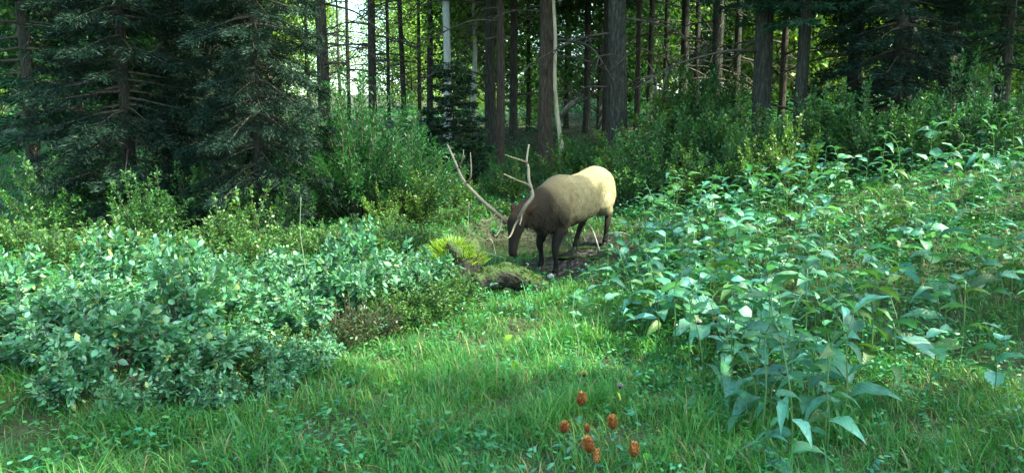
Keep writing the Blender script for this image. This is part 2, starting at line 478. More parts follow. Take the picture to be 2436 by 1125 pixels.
# dead side branches, shared
def dead_branch(seed):
    r = np.random.default_rng(seed); mb = MB()
    p = catmull([(0, 0, 0), (0.45, r.normal() * 0.04, 0.02), (0.95, r.normal() * 0.12, -0.08), (1.4, r.normal() * 0.2, -0.22 + r.normal() * 0.1)], 4)
    tube(mb, p, np.linspace(0.022, 0.004, len(p)), 5)
    for q in range(9):
        i = r.integers(3, len(p) - 1); d = np.array([0.5, r.choice([-1, 1]) * 0.7, r.normal() * 0.5]); L = r.uniform(0.2, 0.55)
        tube(mb, [p[i], p[i] + d * L * 0.5, p[i] + d * L + np.array([0, 0, -0.08])], [0.010, 0.007, 0.003], 4)
    return mb.mesh('branch', M['twig'])
DEAD = [dead_branch(s) for s in range(5)]

def place_x(px, Y, py=250):
    return float(at(px, py, Y)[0])
NTREE = [0]
def tree(name, label, x, y, dia, trunks, crown=None, cz=7.0, csc=1.0, ch=1.0, dead=0, group=None, hs=1.0, dz=(1.2, 6.5), cat='tree', lean=(0, 0), sub=0.08):
    NTREE[0] += 1
    r = random.Random(NTREE[0] * 7 + 3)
    e = empty(name, (x, y, gzf(x, y) - sub), label, cat, group, 0)
    e.rotation_euler = (lean[0], lean[1], 0)
    t = link('trunk', r.choice(trunks), e); t.scale = (dia / 2, dia / 2, hs); t.rotation_euler[2] = r.uniform(0, 6.28)
    if crown:
        cm, bm = r.choice(crown)
        rz = r.uniform(0, 6.28)
        c = link('crown', cm, e, (0, 0, cz)); c.scale = (csc, csc, ch * csc); c.rotation_euler[2] = rz; c['kind'] = 'stuff'
        b = link('bough', bm, c); b['kind'] = 'stuff'
    for i in range(dead):
        d = link('branch', r.choice(DEAD), e)
        a = r.uniform(0, 6.28) if i % 3 else r.choice([0.1, 3.0, 3.3, -0.2])
        s = r.uniform(0.9, 1.9)
        d.location = (math.cos(a) * dia * 0.36, math.sin(a) * dia * 0.36, r.uniform(*dz))
        d.rotation_euler = (0, r.uniform(-0.1, 0.3), a)
        d.scale = (s, s, s)
    return e

# the trees that can be told apart, left to right:  px, distance, trunk diameter
def T(px, Y, dia, *a, py=250, name='conifer_tree', **k):
    return tree(name, a[0], place_x(px, Y, py), Y, dia, *a[1:], **k)

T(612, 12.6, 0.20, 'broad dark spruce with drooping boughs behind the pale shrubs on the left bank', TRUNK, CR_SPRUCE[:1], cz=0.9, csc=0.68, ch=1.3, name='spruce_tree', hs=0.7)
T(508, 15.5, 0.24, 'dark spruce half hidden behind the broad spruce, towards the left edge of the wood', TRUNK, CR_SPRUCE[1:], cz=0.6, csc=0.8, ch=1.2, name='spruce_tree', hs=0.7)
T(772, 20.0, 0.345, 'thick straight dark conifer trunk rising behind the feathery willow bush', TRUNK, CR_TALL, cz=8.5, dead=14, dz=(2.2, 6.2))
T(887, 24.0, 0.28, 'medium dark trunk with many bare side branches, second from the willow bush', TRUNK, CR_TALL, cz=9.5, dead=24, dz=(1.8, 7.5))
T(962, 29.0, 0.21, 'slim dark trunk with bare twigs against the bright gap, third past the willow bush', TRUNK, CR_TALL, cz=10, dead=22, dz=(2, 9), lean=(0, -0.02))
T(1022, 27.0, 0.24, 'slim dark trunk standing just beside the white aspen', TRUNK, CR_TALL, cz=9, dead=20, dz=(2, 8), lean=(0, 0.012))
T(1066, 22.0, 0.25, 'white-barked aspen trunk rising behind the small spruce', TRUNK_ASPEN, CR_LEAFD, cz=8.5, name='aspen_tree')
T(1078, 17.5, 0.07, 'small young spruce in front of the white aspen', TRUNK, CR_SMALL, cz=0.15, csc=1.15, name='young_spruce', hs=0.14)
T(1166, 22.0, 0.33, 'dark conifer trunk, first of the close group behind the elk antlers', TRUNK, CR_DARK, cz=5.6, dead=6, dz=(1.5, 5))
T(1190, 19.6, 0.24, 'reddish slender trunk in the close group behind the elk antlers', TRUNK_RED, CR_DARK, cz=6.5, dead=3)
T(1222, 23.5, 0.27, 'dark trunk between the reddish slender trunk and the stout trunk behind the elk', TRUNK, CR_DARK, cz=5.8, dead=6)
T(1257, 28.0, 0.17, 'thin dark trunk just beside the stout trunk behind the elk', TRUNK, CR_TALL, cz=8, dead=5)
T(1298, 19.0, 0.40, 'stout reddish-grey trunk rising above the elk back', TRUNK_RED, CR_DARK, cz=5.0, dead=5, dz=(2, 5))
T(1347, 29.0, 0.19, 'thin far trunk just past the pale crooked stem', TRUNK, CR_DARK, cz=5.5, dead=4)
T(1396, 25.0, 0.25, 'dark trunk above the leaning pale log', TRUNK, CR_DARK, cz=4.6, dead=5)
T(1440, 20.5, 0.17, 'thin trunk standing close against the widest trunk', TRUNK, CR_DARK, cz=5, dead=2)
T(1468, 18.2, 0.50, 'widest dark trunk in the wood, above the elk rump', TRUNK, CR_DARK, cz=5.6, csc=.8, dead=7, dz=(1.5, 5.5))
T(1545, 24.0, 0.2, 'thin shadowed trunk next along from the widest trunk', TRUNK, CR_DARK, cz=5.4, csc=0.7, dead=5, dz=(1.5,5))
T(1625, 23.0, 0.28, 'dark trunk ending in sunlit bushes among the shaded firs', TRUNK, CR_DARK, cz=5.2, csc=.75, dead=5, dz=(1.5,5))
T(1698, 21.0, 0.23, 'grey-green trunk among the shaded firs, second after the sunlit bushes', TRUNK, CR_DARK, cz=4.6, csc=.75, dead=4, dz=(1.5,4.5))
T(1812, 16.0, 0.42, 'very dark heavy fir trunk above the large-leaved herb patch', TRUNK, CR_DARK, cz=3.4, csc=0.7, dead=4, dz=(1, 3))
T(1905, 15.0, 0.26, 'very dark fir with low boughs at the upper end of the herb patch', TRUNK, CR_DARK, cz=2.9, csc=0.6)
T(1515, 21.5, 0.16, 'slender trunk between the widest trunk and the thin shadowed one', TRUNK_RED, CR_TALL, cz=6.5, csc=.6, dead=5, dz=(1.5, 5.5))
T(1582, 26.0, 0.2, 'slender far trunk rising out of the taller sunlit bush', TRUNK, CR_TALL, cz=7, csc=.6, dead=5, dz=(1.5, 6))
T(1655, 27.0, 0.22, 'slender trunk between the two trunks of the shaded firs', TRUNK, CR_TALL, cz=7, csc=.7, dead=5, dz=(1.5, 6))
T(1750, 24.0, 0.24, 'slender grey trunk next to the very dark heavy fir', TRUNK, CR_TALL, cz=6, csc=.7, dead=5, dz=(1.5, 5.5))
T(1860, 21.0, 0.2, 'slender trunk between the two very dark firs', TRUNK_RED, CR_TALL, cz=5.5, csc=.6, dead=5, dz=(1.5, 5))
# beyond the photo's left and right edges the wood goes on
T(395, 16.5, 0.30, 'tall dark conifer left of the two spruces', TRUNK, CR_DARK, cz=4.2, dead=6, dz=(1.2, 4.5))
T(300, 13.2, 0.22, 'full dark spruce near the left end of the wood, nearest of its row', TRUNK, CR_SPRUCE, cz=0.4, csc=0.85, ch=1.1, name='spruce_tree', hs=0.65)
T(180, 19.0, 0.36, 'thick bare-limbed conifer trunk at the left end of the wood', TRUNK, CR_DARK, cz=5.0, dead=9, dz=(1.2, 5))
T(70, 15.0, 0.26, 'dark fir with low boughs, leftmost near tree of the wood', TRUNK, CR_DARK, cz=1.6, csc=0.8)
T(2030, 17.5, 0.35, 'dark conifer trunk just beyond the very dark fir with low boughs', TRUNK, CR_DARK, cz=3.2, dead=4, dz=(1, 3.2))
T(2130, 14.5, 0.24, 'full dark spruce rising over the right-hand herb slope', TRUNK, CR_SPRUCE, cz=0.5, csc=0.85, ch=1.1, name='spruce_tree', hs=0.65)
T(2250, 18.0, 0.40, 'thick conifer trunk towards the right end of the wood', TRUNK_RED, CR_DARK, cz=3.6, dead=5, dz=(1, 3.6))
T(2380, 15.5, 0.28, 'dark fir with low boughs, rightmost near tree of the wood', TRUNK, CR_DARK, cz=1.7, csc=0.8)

# deeper wood: nothing tells these apart
far = random.Random(5)
def far_ok(px, lo, hi): return lo < px < hi
spots = []
tries = 0
while len(spots) < 70 and tries < 4000:
    tries += 1
    Yv = far.uniform(25, 62)
    px = far.uniform(-150, 2590)
    if 640 < px < 1080 and far.random() < 0.8: continue
    x = place_x(px, Yv)
    if any((x - a) ** 2 + (Yv - b) ** 2 < 4.2 for a, b in spots): continue
    spots.append((x, Yv))
    right = px > 1090 or px < 560
    kind = far.random()
    if right:
        if kind < 0.44:
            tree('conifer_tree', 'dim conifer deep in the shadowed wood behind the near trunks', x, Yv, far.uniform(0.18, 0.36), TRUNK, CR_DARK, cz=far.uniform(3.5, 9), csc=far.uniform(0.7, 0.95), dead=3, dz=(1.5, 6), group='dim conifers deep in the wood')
        elif kind < 0.76:
            tree('broadleaf_tree', 'mid-green leafy tree deep in the wood behind the near trunks', x, Yv, far.uniform(0.14, 0.24), TRUNK, CR_LEAFD, cz=far.uniform(0.8, 2.5), csc=far.uniform(0.8, 1.1), group='leafy trees deep in the wood', hs=0.5)
        else:
            tree('broadleaf_tree', 'sunlit yellow-green tree seen between the far trunks', x, Yv, far.uniform(0.14, 0.24), TRUNK_ASPEN, CR_LEAF, cz=far.uniform(1.0, 3), csc=far.uniform(0.8, 1.1), group='sunlit trees between the far trunks', hs=0.5)
    else:
        if Yv < 32: continue
        if kind < 0.75:
            tree('broadleaf_tree', 'sunlit yellow-green tree seen between the far trunks', x, Yv, far.uniform(0.12, 0.2), TRUNK_ASPEN, CR_LEAF, cz=far.uniform(0.8, 3), csc=far.uniform(0.75, 1.0), group='sunlit trees between the far trunks', hs=0.5)
        else:
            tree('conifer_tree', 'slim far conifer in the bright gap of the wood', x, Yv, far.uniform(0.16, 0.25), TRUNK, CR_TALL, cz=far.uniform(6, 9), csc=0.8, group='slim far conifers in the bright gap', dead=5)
# backmost belt that closes the wood
for px in range(-120, 2600, 62):
    if 690 < px < 1040 and far.random() < 0.45: continue
    Yv = far.uniform(66, 84); x = place_x(px + far.uniform(-25, 25), Yv)
    if 640 < px < 1090:
        tree('broadleaf_tree', 'sunlit yellow-green tree seen between the far trunks', x, Yv, 0.2, TRUNK_ASPEN, CR_LEAF, cz=0.6, csc=far.uniform(1.0, 1.35), group='sunlit trees between the far trunks', hs=0.5)
    else:
        tree('conifer_tree', 'dim conifer deep in the shadowed wood behind the near trunks', x, Yv, 0.3, TRUNK, CR_DARK, cz=0.6, csc=far.uniform(1.1, 1.5), group='dim conifers deep in the wood')

for px, Yv in ((735, 38.0), (830, 33.0), (925, 36.0), (998, 34.0)):
    tree('conifer_tree', 'slim far conifer in the bright gap of the wood', place_x(px, Yv), Yv, 0.18, TRUNK, CR_TALL, cz=7.5, csc=0.7, group='slim far conifers in the bright gap', dead=12, dz=(1.5, 9))
# young leafy growth under the far trees
for i in range(46):
    Yv = far.uniform(27, 58); px = far.uniform(-100, 2540)
    if 700 < px < 1040 and Yv < 42: continue
    k = far.random()
    tree('young_broadleaf_tree', 'young leafy tree of the far understorey between the trunks', place_x(px, Yv), Yv, 0.07, TRUNK, CR_LEAF if k < .45 else CR_LEAFD, cz=0.1, csc=far.uniform(.28, .5), hs=0.15, group='young leafy trees of the far understorey')
# unseen trees added beside and behind the camera to shade the clearing
SHADE = [(7.3, 2.6, 4.5, .85), (10.2, 5.4, 3.0, .66), (8.9, 8.3, 9.0, .52), (12.8, 12.0, 5, .85), (10.9, 13.4, 4.5, .8), (11.8, 15.0, 4, .9), (-7.5, -3.0, 5, .9)]
for i, (x, y, cz_, cs_) in enumerate(SHADE):
    tree('conifer_tree', 'tall conifer added beside the clearing outside the view to shade it', x, y, 0.34, TRUNK, CR_DARK, cz=cz_, csc=cs_, group='added shade conifers beside the clearing')

# pale crooked stem and leaning log
mb = MB()
p = catmull([at(1337, 352, 18.3), at(1332, 322, 18.3), at(1324, 255, 18.3), at(1320, 190, 18.3), at(1321, 90, 18.3), at(1316, -20, 18.3), at(1318, -120, 18.3)], 6)
base = np.array([p[0][0], p[0][1], gzf(p[0][0], p[0][1]) - 0.1])
p = np.concatenate([[base], p]) - base
tube(mb, p, np.linspace(0.062, 0.035, len(p)) + 0.05 * np.exp(-np.arange(len(p)) / 2.0), 9)
e = empty('dead_sapling', base, 'pale crooked bare stem beside the stout reddish trunk', 'tree')
link('trunk', mb.mesh('trunk', M['pale_bark']), e)
for z, a in ((1.9, 0.4), (2.8, 2.6), (3.3, 0.2)):
    d = link('branch', DEAD[1], e, (p[np.argmin(abs(p[:, 2] - z))])); d.rotation_euler = (0, -0.2, a); d.scale = (0.6,) * 3
mb = MB()
a, b = at(1334, 275, 21.0), at(1372, 232, 20.4)
tube(mb, [a, a * 0.6 + b * 0.4 + [0, 0, 0.02], b], [0.075, 0.065, 0.05], 9)
e = empty('fallen_log', a, 'short pale blue-grey log leaning between the trunks above the elk', 'log')
for vv in mb.v: vv -= a
link('log_body', mb.mesh('log_body', M['deadwood']), e)

# ------------------------------------------------------------------ shrubs
def fan_bush(seed, h, rad, nst, nleaf, ll, lw, cols, stemcol=(0.07, 0.06, 0.04), leaf_from=0.25, up=0.5, fold=0.0, droop=0.15, vary=0.22):
    """many stems that fan out of one foot, leaves along them"""
    r = np.random.default_rng(seed)
    lf, st = MB(), MB()
    per = nleaf // nst
    for i in range(nst):
        a = r.uniform(0, 6.283); q = r.uniform(0.05, 1) ** 0.6
        top = np.array([rad * q * math.cos(a), rad * q * math.sin(a), h * (1 - 0.45 * q ** 2) * r.uniform(0.55, 1.2)])
        foot = np.array([0.12 * rad * math.cos(a), 0.12 * rad * math.sin(a), -0.05])
        m = (foot + top) / 2 + np.array([-top[0], -top[1], 0]) * 0.15 + r.normal(size=3) * 0.04 * h
        p = catmull([foot, m, top], 6)
        tube(st, p, np.linspace(0.008 + 0.004 * h, 0.0025, len(p)), 4, cap=False)
        n = int(per * r.uniform(0.7, 1.3))
        u = r.uniform(leaf_from, 1, n) ** 0.8 * (len(p) - 1)
        k = np.clip(u.astype(int), 0, len(p) - 2); fr = (u - k)[:, None]
        ax = unit(p[k + 1] - p[k])
        tw = r.uniform(0, 1, n)[:, None] * (0.10 + 0.12 * rad) * (1.15 - (u / len(p)))[:, None]
        dirn = unit(rand_dir(n, r) + ax * 0.7)
        P = p[k] * (1 - fr) + p[k + 1] * fr + dirn * tw
        D = unit(dirn + ax * up + rand_dir(n, r) * 0.5) + np.array([0, 0, -droop])
        N = np.array([0, 0, 1.0]) + r.normal(size=(n, 3)) * 0.45
        k_ = np.clip(r.lognormal(0, vary, n), .35, 1.45); blades(lf, P, D, N, ll * k_, lw * k_ * r.uniform(0.8, 1.2, n), hues(n, cols, r) * r.uniform(0.8, 1.2), fold, 0.1)
    return lf.mesh('foliage', M['shrub']), st.mesh('stem', M['twig'])
def put_bush(name, label, mesh, x, y, sc=1.0, rz=0.0, group=None, cat='shrub', sz=None):
    e = empty(name, (x, y, gzf(x, y) - 0.03), label, cat, group, rz, (sc, sc, sz or sc))
    f = link('foliage', mesh[0], e); f['kind'] = 'stuff'
    s = link('stem', mesh[1], e); s['kind'] = 'stuff'
    return e

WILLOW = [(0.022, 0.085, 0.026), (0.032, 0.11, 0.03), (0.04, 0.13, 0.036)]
SUNNY = [(0.11, 0.19, 0.03), (0.15, 0.23, 0.042), (0.075, 0.155, 0.035)]  # lit bush leaves: sunlight put into a yellower, brighter green
PALE = [(0.09, 0.225, 0.125), (0.125, 0.275, 0.175), (0.06, 0.17, 0.07), (0.085, 0.21, 0.095), (0.18, 0.33, 0.235)]
PALEY = PALE + PALE + PALE + [(0.24, 0.30, 0.10), (0.06, 0.17, 0.06), (0.05, 0.15, 0.05), (0.045, 0.13, 0.04)]
BROWN = [(0.05, 0.075, 0.025), (0.07, 0.065, 0.03), (0.035, 0.07, 0.02)]
B_WILLOW = [fan_bush(s, 2.2, 1.5, 80, 19000, 0.085, 0.017, WILLOW, leaf_from=0.2, up=0.8) for s in (101, 102)]
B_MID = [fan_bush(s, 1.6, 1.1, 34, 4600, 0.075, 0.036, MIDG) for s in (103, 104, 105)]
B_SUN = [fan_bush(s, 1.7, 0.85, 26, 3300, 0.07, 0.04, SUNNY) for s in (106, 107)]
B_PALE = [fan_bush(s, 0.62, 0.48, 30, 1500, 0.066, 0.039, PALEY, leaf_from=0.42, up=0.3, fold=-0.12, droop=0.3, vary=0.38) for s in (108, 109, 110)]
B_LOW = [fan_bush(s, 0.55, 0.5, 34, 2600, 0.05, 0.026, [(0.06, 0.14, 0.035), (0.09, 0.17, 0.04), (0.12, 0.2, 0.05), (0.05, 0.13, 0.05)], leaf_from=0.3) for s in (111, 112)]
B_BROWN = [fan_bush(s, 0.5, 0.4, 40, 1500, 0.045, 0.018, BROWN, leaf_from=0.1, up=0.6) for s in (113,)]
B_STRAGGLY = [fan_bush(114, 1.5, 0.45, 7, 330, 0.07, 0.04, SUNNY + [(0.1, 0.22, 0.1)], leaf_from=0.3)]

q = random.Random(21)
# feathery willow
put_bush('willow_bush', 'large feathery green willow bush beside the broad dark spruce', B_WILLOW[0], place_x(845, 13.9), 13.9, 1.2, 0.3, cat='bush')
put_bush('willow_bush', 'lower part-shaded willow bush at the foot of the large willow, beside the small spruce', B_WILLOW[1], place_x(960, 13.6), 13.6, 0.85, 2.0, cat='bush')
put_bush('willow_bush', 'shaded low willow bush between the broad spruce and the large willow', B_WILLOW[1], place_x(715, 13.3), 13.3, 0.85, 1.0, cat='bush')
put_bush('straggly_sapling', 'thin straggly sapling with lit leaf sprays before the broad dark spruce', B_STRAGGLY[0], place_x(590, 11.0), 11.0, 0.85, 0.2, cat='sapling')
put_bush('straggly_sapling', 'thin straggly sapling with lit leaf sprays below the half hidden spruce', B_STRAGGLY[0], place_x(508, 10.6), 10.6, 0.7, 1.9, cat='sapling')
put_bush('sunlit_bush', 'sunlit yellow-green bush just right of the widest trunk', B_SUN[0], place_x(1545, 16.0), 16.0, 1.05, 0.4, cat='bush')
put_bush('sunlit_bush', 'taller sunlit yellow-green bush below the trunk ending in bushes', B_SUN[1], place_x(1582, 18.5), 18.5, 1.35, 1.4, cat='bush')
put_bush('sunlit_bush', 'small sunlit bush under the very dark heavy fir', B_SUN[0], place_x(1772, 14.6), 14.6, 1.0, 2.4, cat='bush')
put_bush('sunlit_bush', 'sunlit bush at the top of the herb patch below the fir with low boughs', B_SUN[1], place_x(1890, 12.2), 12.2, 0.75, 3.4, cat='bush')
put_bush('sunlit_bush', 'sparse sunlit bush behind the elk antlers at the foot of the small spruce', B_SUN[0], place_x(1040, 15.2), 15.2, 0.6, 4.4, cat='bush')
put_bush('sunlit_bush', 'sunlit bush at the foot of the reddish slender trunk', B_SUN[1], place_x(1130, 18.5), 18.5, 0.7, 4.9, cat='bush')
# shaded understorey: explicit, right of the elk then behind it
mid = [(1395, 16.5, .75, 'shaded round bush at the foot of the dark trunk above the elk back'),
       (1500, 14.2, .85, 'shaded green bush directly behind the elk rump'),
       (1590, 14.4, .95, 'shaded green bush in front of the sunlit yellow-green bushes'),
       (1665, 15.0, 1.05, 'broad shaded bush between the sunlit bushes and the heavy fir'),
       (1740, 13.2, .8, 'low shaded bush at the upper edge of the herb patch'),
       (1830, 13.4, .8, 'shaded bush at the foot of the very dark heavy fir'),
       (1700, 18.0, 1.3, 'tall shaded bush beside the grey-green trunk'),
       (1950, 13.6, .9, 'shaded bush between the fir with low boughs and the herb slope'),
       (1250, 17.0, .5, 'low shaded bush at the feet of the trunks behind the antlers'),
       (1340, 15.2, .5, 'low shaded bush just behind the elk shoulder'),
       (1180, 16.2, .45, 'small shaded bush between the elk antlers'),
       (640, 11.8, .6, 'low shaded bush at the foot of the broad dark spruce'),
       (560, 12.2, .6, 'low shaded bush between the two dark spruces'),
       (440, 12.6, .8, 'shaded bush left of the two dark spruces'),
       (330, 11.4, .7, 'low shaded bush before the spruce near the left end'),
       (210, 13.0, .95, 'shaded bush before the thick bare-limbed trunk'),
       (90, 12.0, .8, 'shaded bush at the left end of the clearing'),
       (2060, 13.0, .9, 'shaded bush behind the right-hand herb slope'),
       (2180, 12.2, .8, 'shaded bush at the foot of the spruce over the herb slope'),
       (2300, 12.8, 1.0, 'shaded bush below the thick trunk towards the right end'),
       (2410, 11.8, .8, 'shaded bush at the right end of the clearing')]
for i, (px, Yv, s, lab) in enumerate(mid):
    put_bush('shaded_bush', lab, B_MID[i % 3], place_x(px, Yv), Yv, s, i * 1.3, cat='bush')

# pale-leaved shrubs of the left bank: rows from the near edge back
pale = []
def bank_row(y, off0, n, dx, s):
    for i in range(n):
        pale.append((bank_edge(y) - off0 - i * dx + q.uniform(-.08, .08), y + q.uniform(-.12, .12), s * q.uniform(.7, 1.25)))
bank_row(5.5, 0.30, 5, 0.6, 0.85); bank_row(6.05, 0.35, 6, 0.62, 0.85); bank_row(6.7, 0.40, 6, 0.66, 0.8)
bank_row(7.35, 0.45, 6, 0.7, 0.8); bank_row(8.0, 0.32, 6, 0.7, 0.85); bank_row(8.6, 0.62, 5, 0.75, 0.8)
for i, (x, y, s) in enumerate(pale):
    zn = 3 if x < -0.414 * y else 0 if y < 6.3 else 1 if y < 7.6 else 2
    put_bush('pale_shrub', 'low pale blue-green leaved shrub ' + ('at the near end of the left bank', 'in the middle of the left bank', 'at the far end of the left bank near the stump', 'on the bank out beyond the spruces')[zn],
             B_PALE[i % 3], x, y, s, q.uniform(0, 6.28), ('pale shrubs at the near end of the bank', 'pale shrubs in the middle of the bank', 'pale shrubs at the far end of the bank', 'pale shrubs beyond the bank')[zn], sz=s * q.uniform(.7, 1.35))
for i, (px, Yv, s) in enumerate([(770, 6.6, .8), (805, 6.8, .9), (845, 7.0, .85), (890, 7.2, .7)]):
    put_bush('scrubby_shrub', 'scrubby brownish shrub on the shaded face of the left bank', B_BROWN[0], float(bank_edge(Yv)) + 0.02 * (i % 3), Yv, s, i * 1.1, 'scrubby shrubs on the bank face')
for i, (yv, dx, s) in enumerate([(5.75, .12, .6), (6.25, .1, .6), (7.45, .12, .75), (7.75, .05, .85), (8.0, .14, .8), (8.25, .0, .85), (8.45, .16, .7), (7.6, -.2, .8)]):
    put_bush('low_shrub', 'low yellow-green shrub hanging over the face of the left bank', B_LOW[i % 2], float(bank_edge(yv)) - dx, yv, s, i * 1.9, 'low shrubs over the face of the left bank')
for i, (yv, dx, s) in enumerate([(4.9, .0, .5), (5.2, .25, .42), (5.45, .35, .4), (5.7, .2, .5), (5.95, .3, .38), (6.2, .15, .5), (5.0, -.5, .6), (4.7, -.9, .55), (5.3, -.15, .6)]):
    put_bush('pale_shrub', 'small pale-leaved shrub spilling into the grass below the near end of the bank', B_PALE[i % 3], float(bank_edge(yv)) + dx, yv, s, i * 2.3, 'small pale shrubs below the bank', sz=s * 1.2)
for i, (px, Yv, s) in enumerate([(1330, 16.8, .75), (1425, 15.2, .6), (1470, 16.3, .8), (1640, 13.2, .6), (1705, 15.8, .9), (1800, 12.4, .6), (1920, 13.8, .9), (1215, 15.8, .5), (1100, 15.0, .5), (1000, 13.2, .6), (905, 12.6, .55), (660, 12.6, .65)]):
    put_bush('loose_bush', 'loose sunlit leafy bush of the brush along the edge of the wood', B_SUN[i % 2], place_x(px, Yv, 350), Yv, s, i * 2.1, 'loose sunlit bushes along the wood edge', 'bush')
for i, (px, Yv, s) in enumerate([(1075, 13.7, .6), (1115, 14.1, .6), (1155, 14.3, .5), (1195, 14.45, .55), (1235, 14.4, .5), (1290, 14.3, .6), (1350, 14.0, .55), (1040, 13.2, .6)]):
    put_bush('low_shrub', 'low shrub overhanging the far rim of the wallow behind the elk head', B_LOW[i % 2], place_x(px, Yv, 500), Yv, s, i * 1.3, 'low shrubs on the far rim of the wallow')
for i, (px, Yv, s) in enumerate([(1075, 8.75, .5), (1128, 8.6, .42)]):
    put_bush('low_shrub', ('low shrub growing against the left foot of the dark stump', 'small low shrub in front of the dark stump')[i], B_LOW[i % 2], place_x(px, Yv, 650), Yv, s, i * 1.3)
# yellow-green low shrubs behind the bank
for i, (px, Yv, s) in enumerate([(760, 10.2, 1.0), (830, 10.0, 1.0), (900, 10.3, .95), (960, 10.6, .9), (700, 10.8, .9), (860, 11.2, 1.0), (1000, 11.6, .8), (930, 12.0, .9),
                                 (600, 9.8, 1.0), (540, 10.6, 1.1), (640, 11.0, .9), (1010, 10.0, .7), (450, 10.0, 1.0), (360, 9.4, 1.0), (250, 10.2, 1.1), (130, 9.6, 1.0), (30, 10.6, 1.1)]):
    put_bush('low_shrub', 'low yellow-green shrub in the hollow behind the left bank', B_LOW[i % 2], place_x(px, Yv, 500), Yv, s, i * 1.7, 'low shrubs behind the left bank')

# ------------------------------------------------------------------ large-leaved herbs
def herb_leaf(seed, w=0.42, serr=0.05, fold=0.16, curl=0.35, cols=None):
    r = np.random.default_rng(seed)
    nu = 9
    u = np.linspace(0, 1, nu)
    half = w * 0.5 * np.sin(np.pi * np.clip(u, 0, 1) ** 0.72) ** 0.9 * (1 - 0.35 * u)
    half[0] = 0.012; half[-1] = 0.002
    half[1:-1] *= 1 + serr * r.normal(size=nu - 2)
    z = 0.10 * np.sin(np.pi * u * 0.8) - curl * u ** 2.2
    wav = 0.02 * np.sin(u * 14 + r.uniform(0, 6))
    V, Cc = [], []
    base = np.array(cols[r.integers(0, len(cols))])
    for i in range(nu):
        for s in (-1, -0.5, 0, 0.5, 1):
            V.append((u[i], s * half[i], z[i] + fold * abs(s) * half[i] * 2 * 0.8 + (wav[i] if abs(s) == 1 else 0)))
            Cc.append(base * (1.18 if s == 0 else 1.0) * (1 + 0.05 * r.normal()))
    qd = [(i * 5 + j, i * 5 + j + 1, (i + 1) * 5 + j + 1, (i + 1) * 5 + j) for i in range(nu - 1) for j in range(4)]
    m = MB(); m.add(V, None, qd, np.clip(np.array(Cc), 0.005, 0.9))
    return m.mesh('leaf', M['herb'])
SHEEN_GREENS = [(0.085, 0.24, 0.18), (0.11, 0.28, 0.22), (0.06, 0.18, 0.10), (0.15, 0.33, 0.27), (0.075, 0.21, 0.13)]  # leaf greens with the pale sheen of the sky put into the colour
LEAVES = [herb_leaf(200 + i, w=(0.5, 0.62, 0.42, 0.36)[i % 4], curl=(0.1, 0.22, 0.5, 0.15, 0.34)[i % 5], fold=(0.16, 0.3, 0.05)[i % 3], cols=SHEEN_GREENS) for i in range(14)]
LEAVES_G = [herb_leaf(230 + i, w=0.45, curl=0.4, cols=[(0.05, 0.14, 0.04), (0.07, 0.17, 0.05)]) for i in range(4)]
LIME = [herb_leaf(240 + i, w=0.62, curl=0.25, cols=[(0.16, 0.36, 0.03), (0.2, 0.4, 0.04)]) for i in range(2)]
def stem_meshes():
    out = []
    for s in range(5):
        r = np.random.default_rng(300 + s); m = MB()
        p = catmull([(0, 0, -0.03), (r.normal() * .03, r.normal() * .03, 0.4), (r.normal() * .08, r.normal() * .08, 0.8), (r.normal() * .12, r.normal() * .12, 1.0)], 4)
        tube(m, p, np.linspace(0.009, 0.004, len(p)), 6, (0.09, 0.16, 0.05))
        out.append((m.mesh('stem', M['stem']), p))
    return out
STEMS = stem_meshes()
def herb(label, x, y, h, nl, ls, group=None, leaves=LEAVES, seed=0, name='broad_leaved_herb', cat='plant', face=None, tilt=(-0.35, 0.6)):
    r = random.Random(seed * 13 + 5)
    e = empty(name, (x, y, gzf(x, y)), label, cat, group)
    sm_, p = STEMS[seed % 5]
    st = link('stem', sm_, e); st.scale = (h, h, h)
    rz = r.uniform(0, 6.28)
    st.rotation_euler[2] = rz
    rot = Matrix.Rotation(rz, 3, 'Z')
    a = r.uniform(0, 6.28)
    for i in range(nl):
        t = 0.28 + 0.72 * (i / max(1, nl - 1)) ** 0.8
        pos = rot @ Vector(p[min(len(p) - 1, int(t * (len(p) - 1)))]) * h
        a += 2.4 + r.uniform(-0.5, 0.5)
        l = link('leaf', r.choice(leaves), e, pos)
        s = ls * r.uniform(0.7, 1.2) * (1.1 - 0.45 * t)
        l.scale = (s, s, s)
        l.rotation_euler = Euler((r.gauss(0, 0.4), r.uniform(*tilt) - 0.3 * t, a), 'XYZ')
    return e

hs = 0
hr = random.Random(77)
pts = []
def patch_left_edge(y):          # left limit of the herb patch
    return np.interp(y, [4.3, 5.2, 6.2, 7.2, 8.5, 9.5, 11, 13], [1.75, 1.75, 1.6, 1.25, 0.95, 1.15, 1.9, 2.6])
tries = 0
while len(pts) < 240 and tries < 12000:
    tries += 1
    y = hr.uniform(4.6, 12.6)
    x = hr.uniform(0.9, 0.72 * y + 0.3)
    if x < patch_left_edge(y) + hr.uniform(0, 0.25): continue
    if x > 0.45 * y and hr.random() < 0.8: continue
    d2 = 0.24 ** 2 if y > 6.2 else 0.36 ** 2
    if any((x - a) ** 2 + (y - b) ** 2 < d2 for a, b in pts): continue
    if y < 6.2 and hr.random() < 0.3: continue
    pts.append((x, y))
nx_ = 0
while nx_ < 30:
    y = hr.uniform(4.3, 7.2); x = hr.uniform(1.3, 0.48 * y)
    if x < patch_left_edge(y) - 0.15 or any((x - a) ** 2 + (y - b) ** 2 < 0.2 ** 2 for a, b in pts): continue
    pts.append((x, y)); nx_ += 1
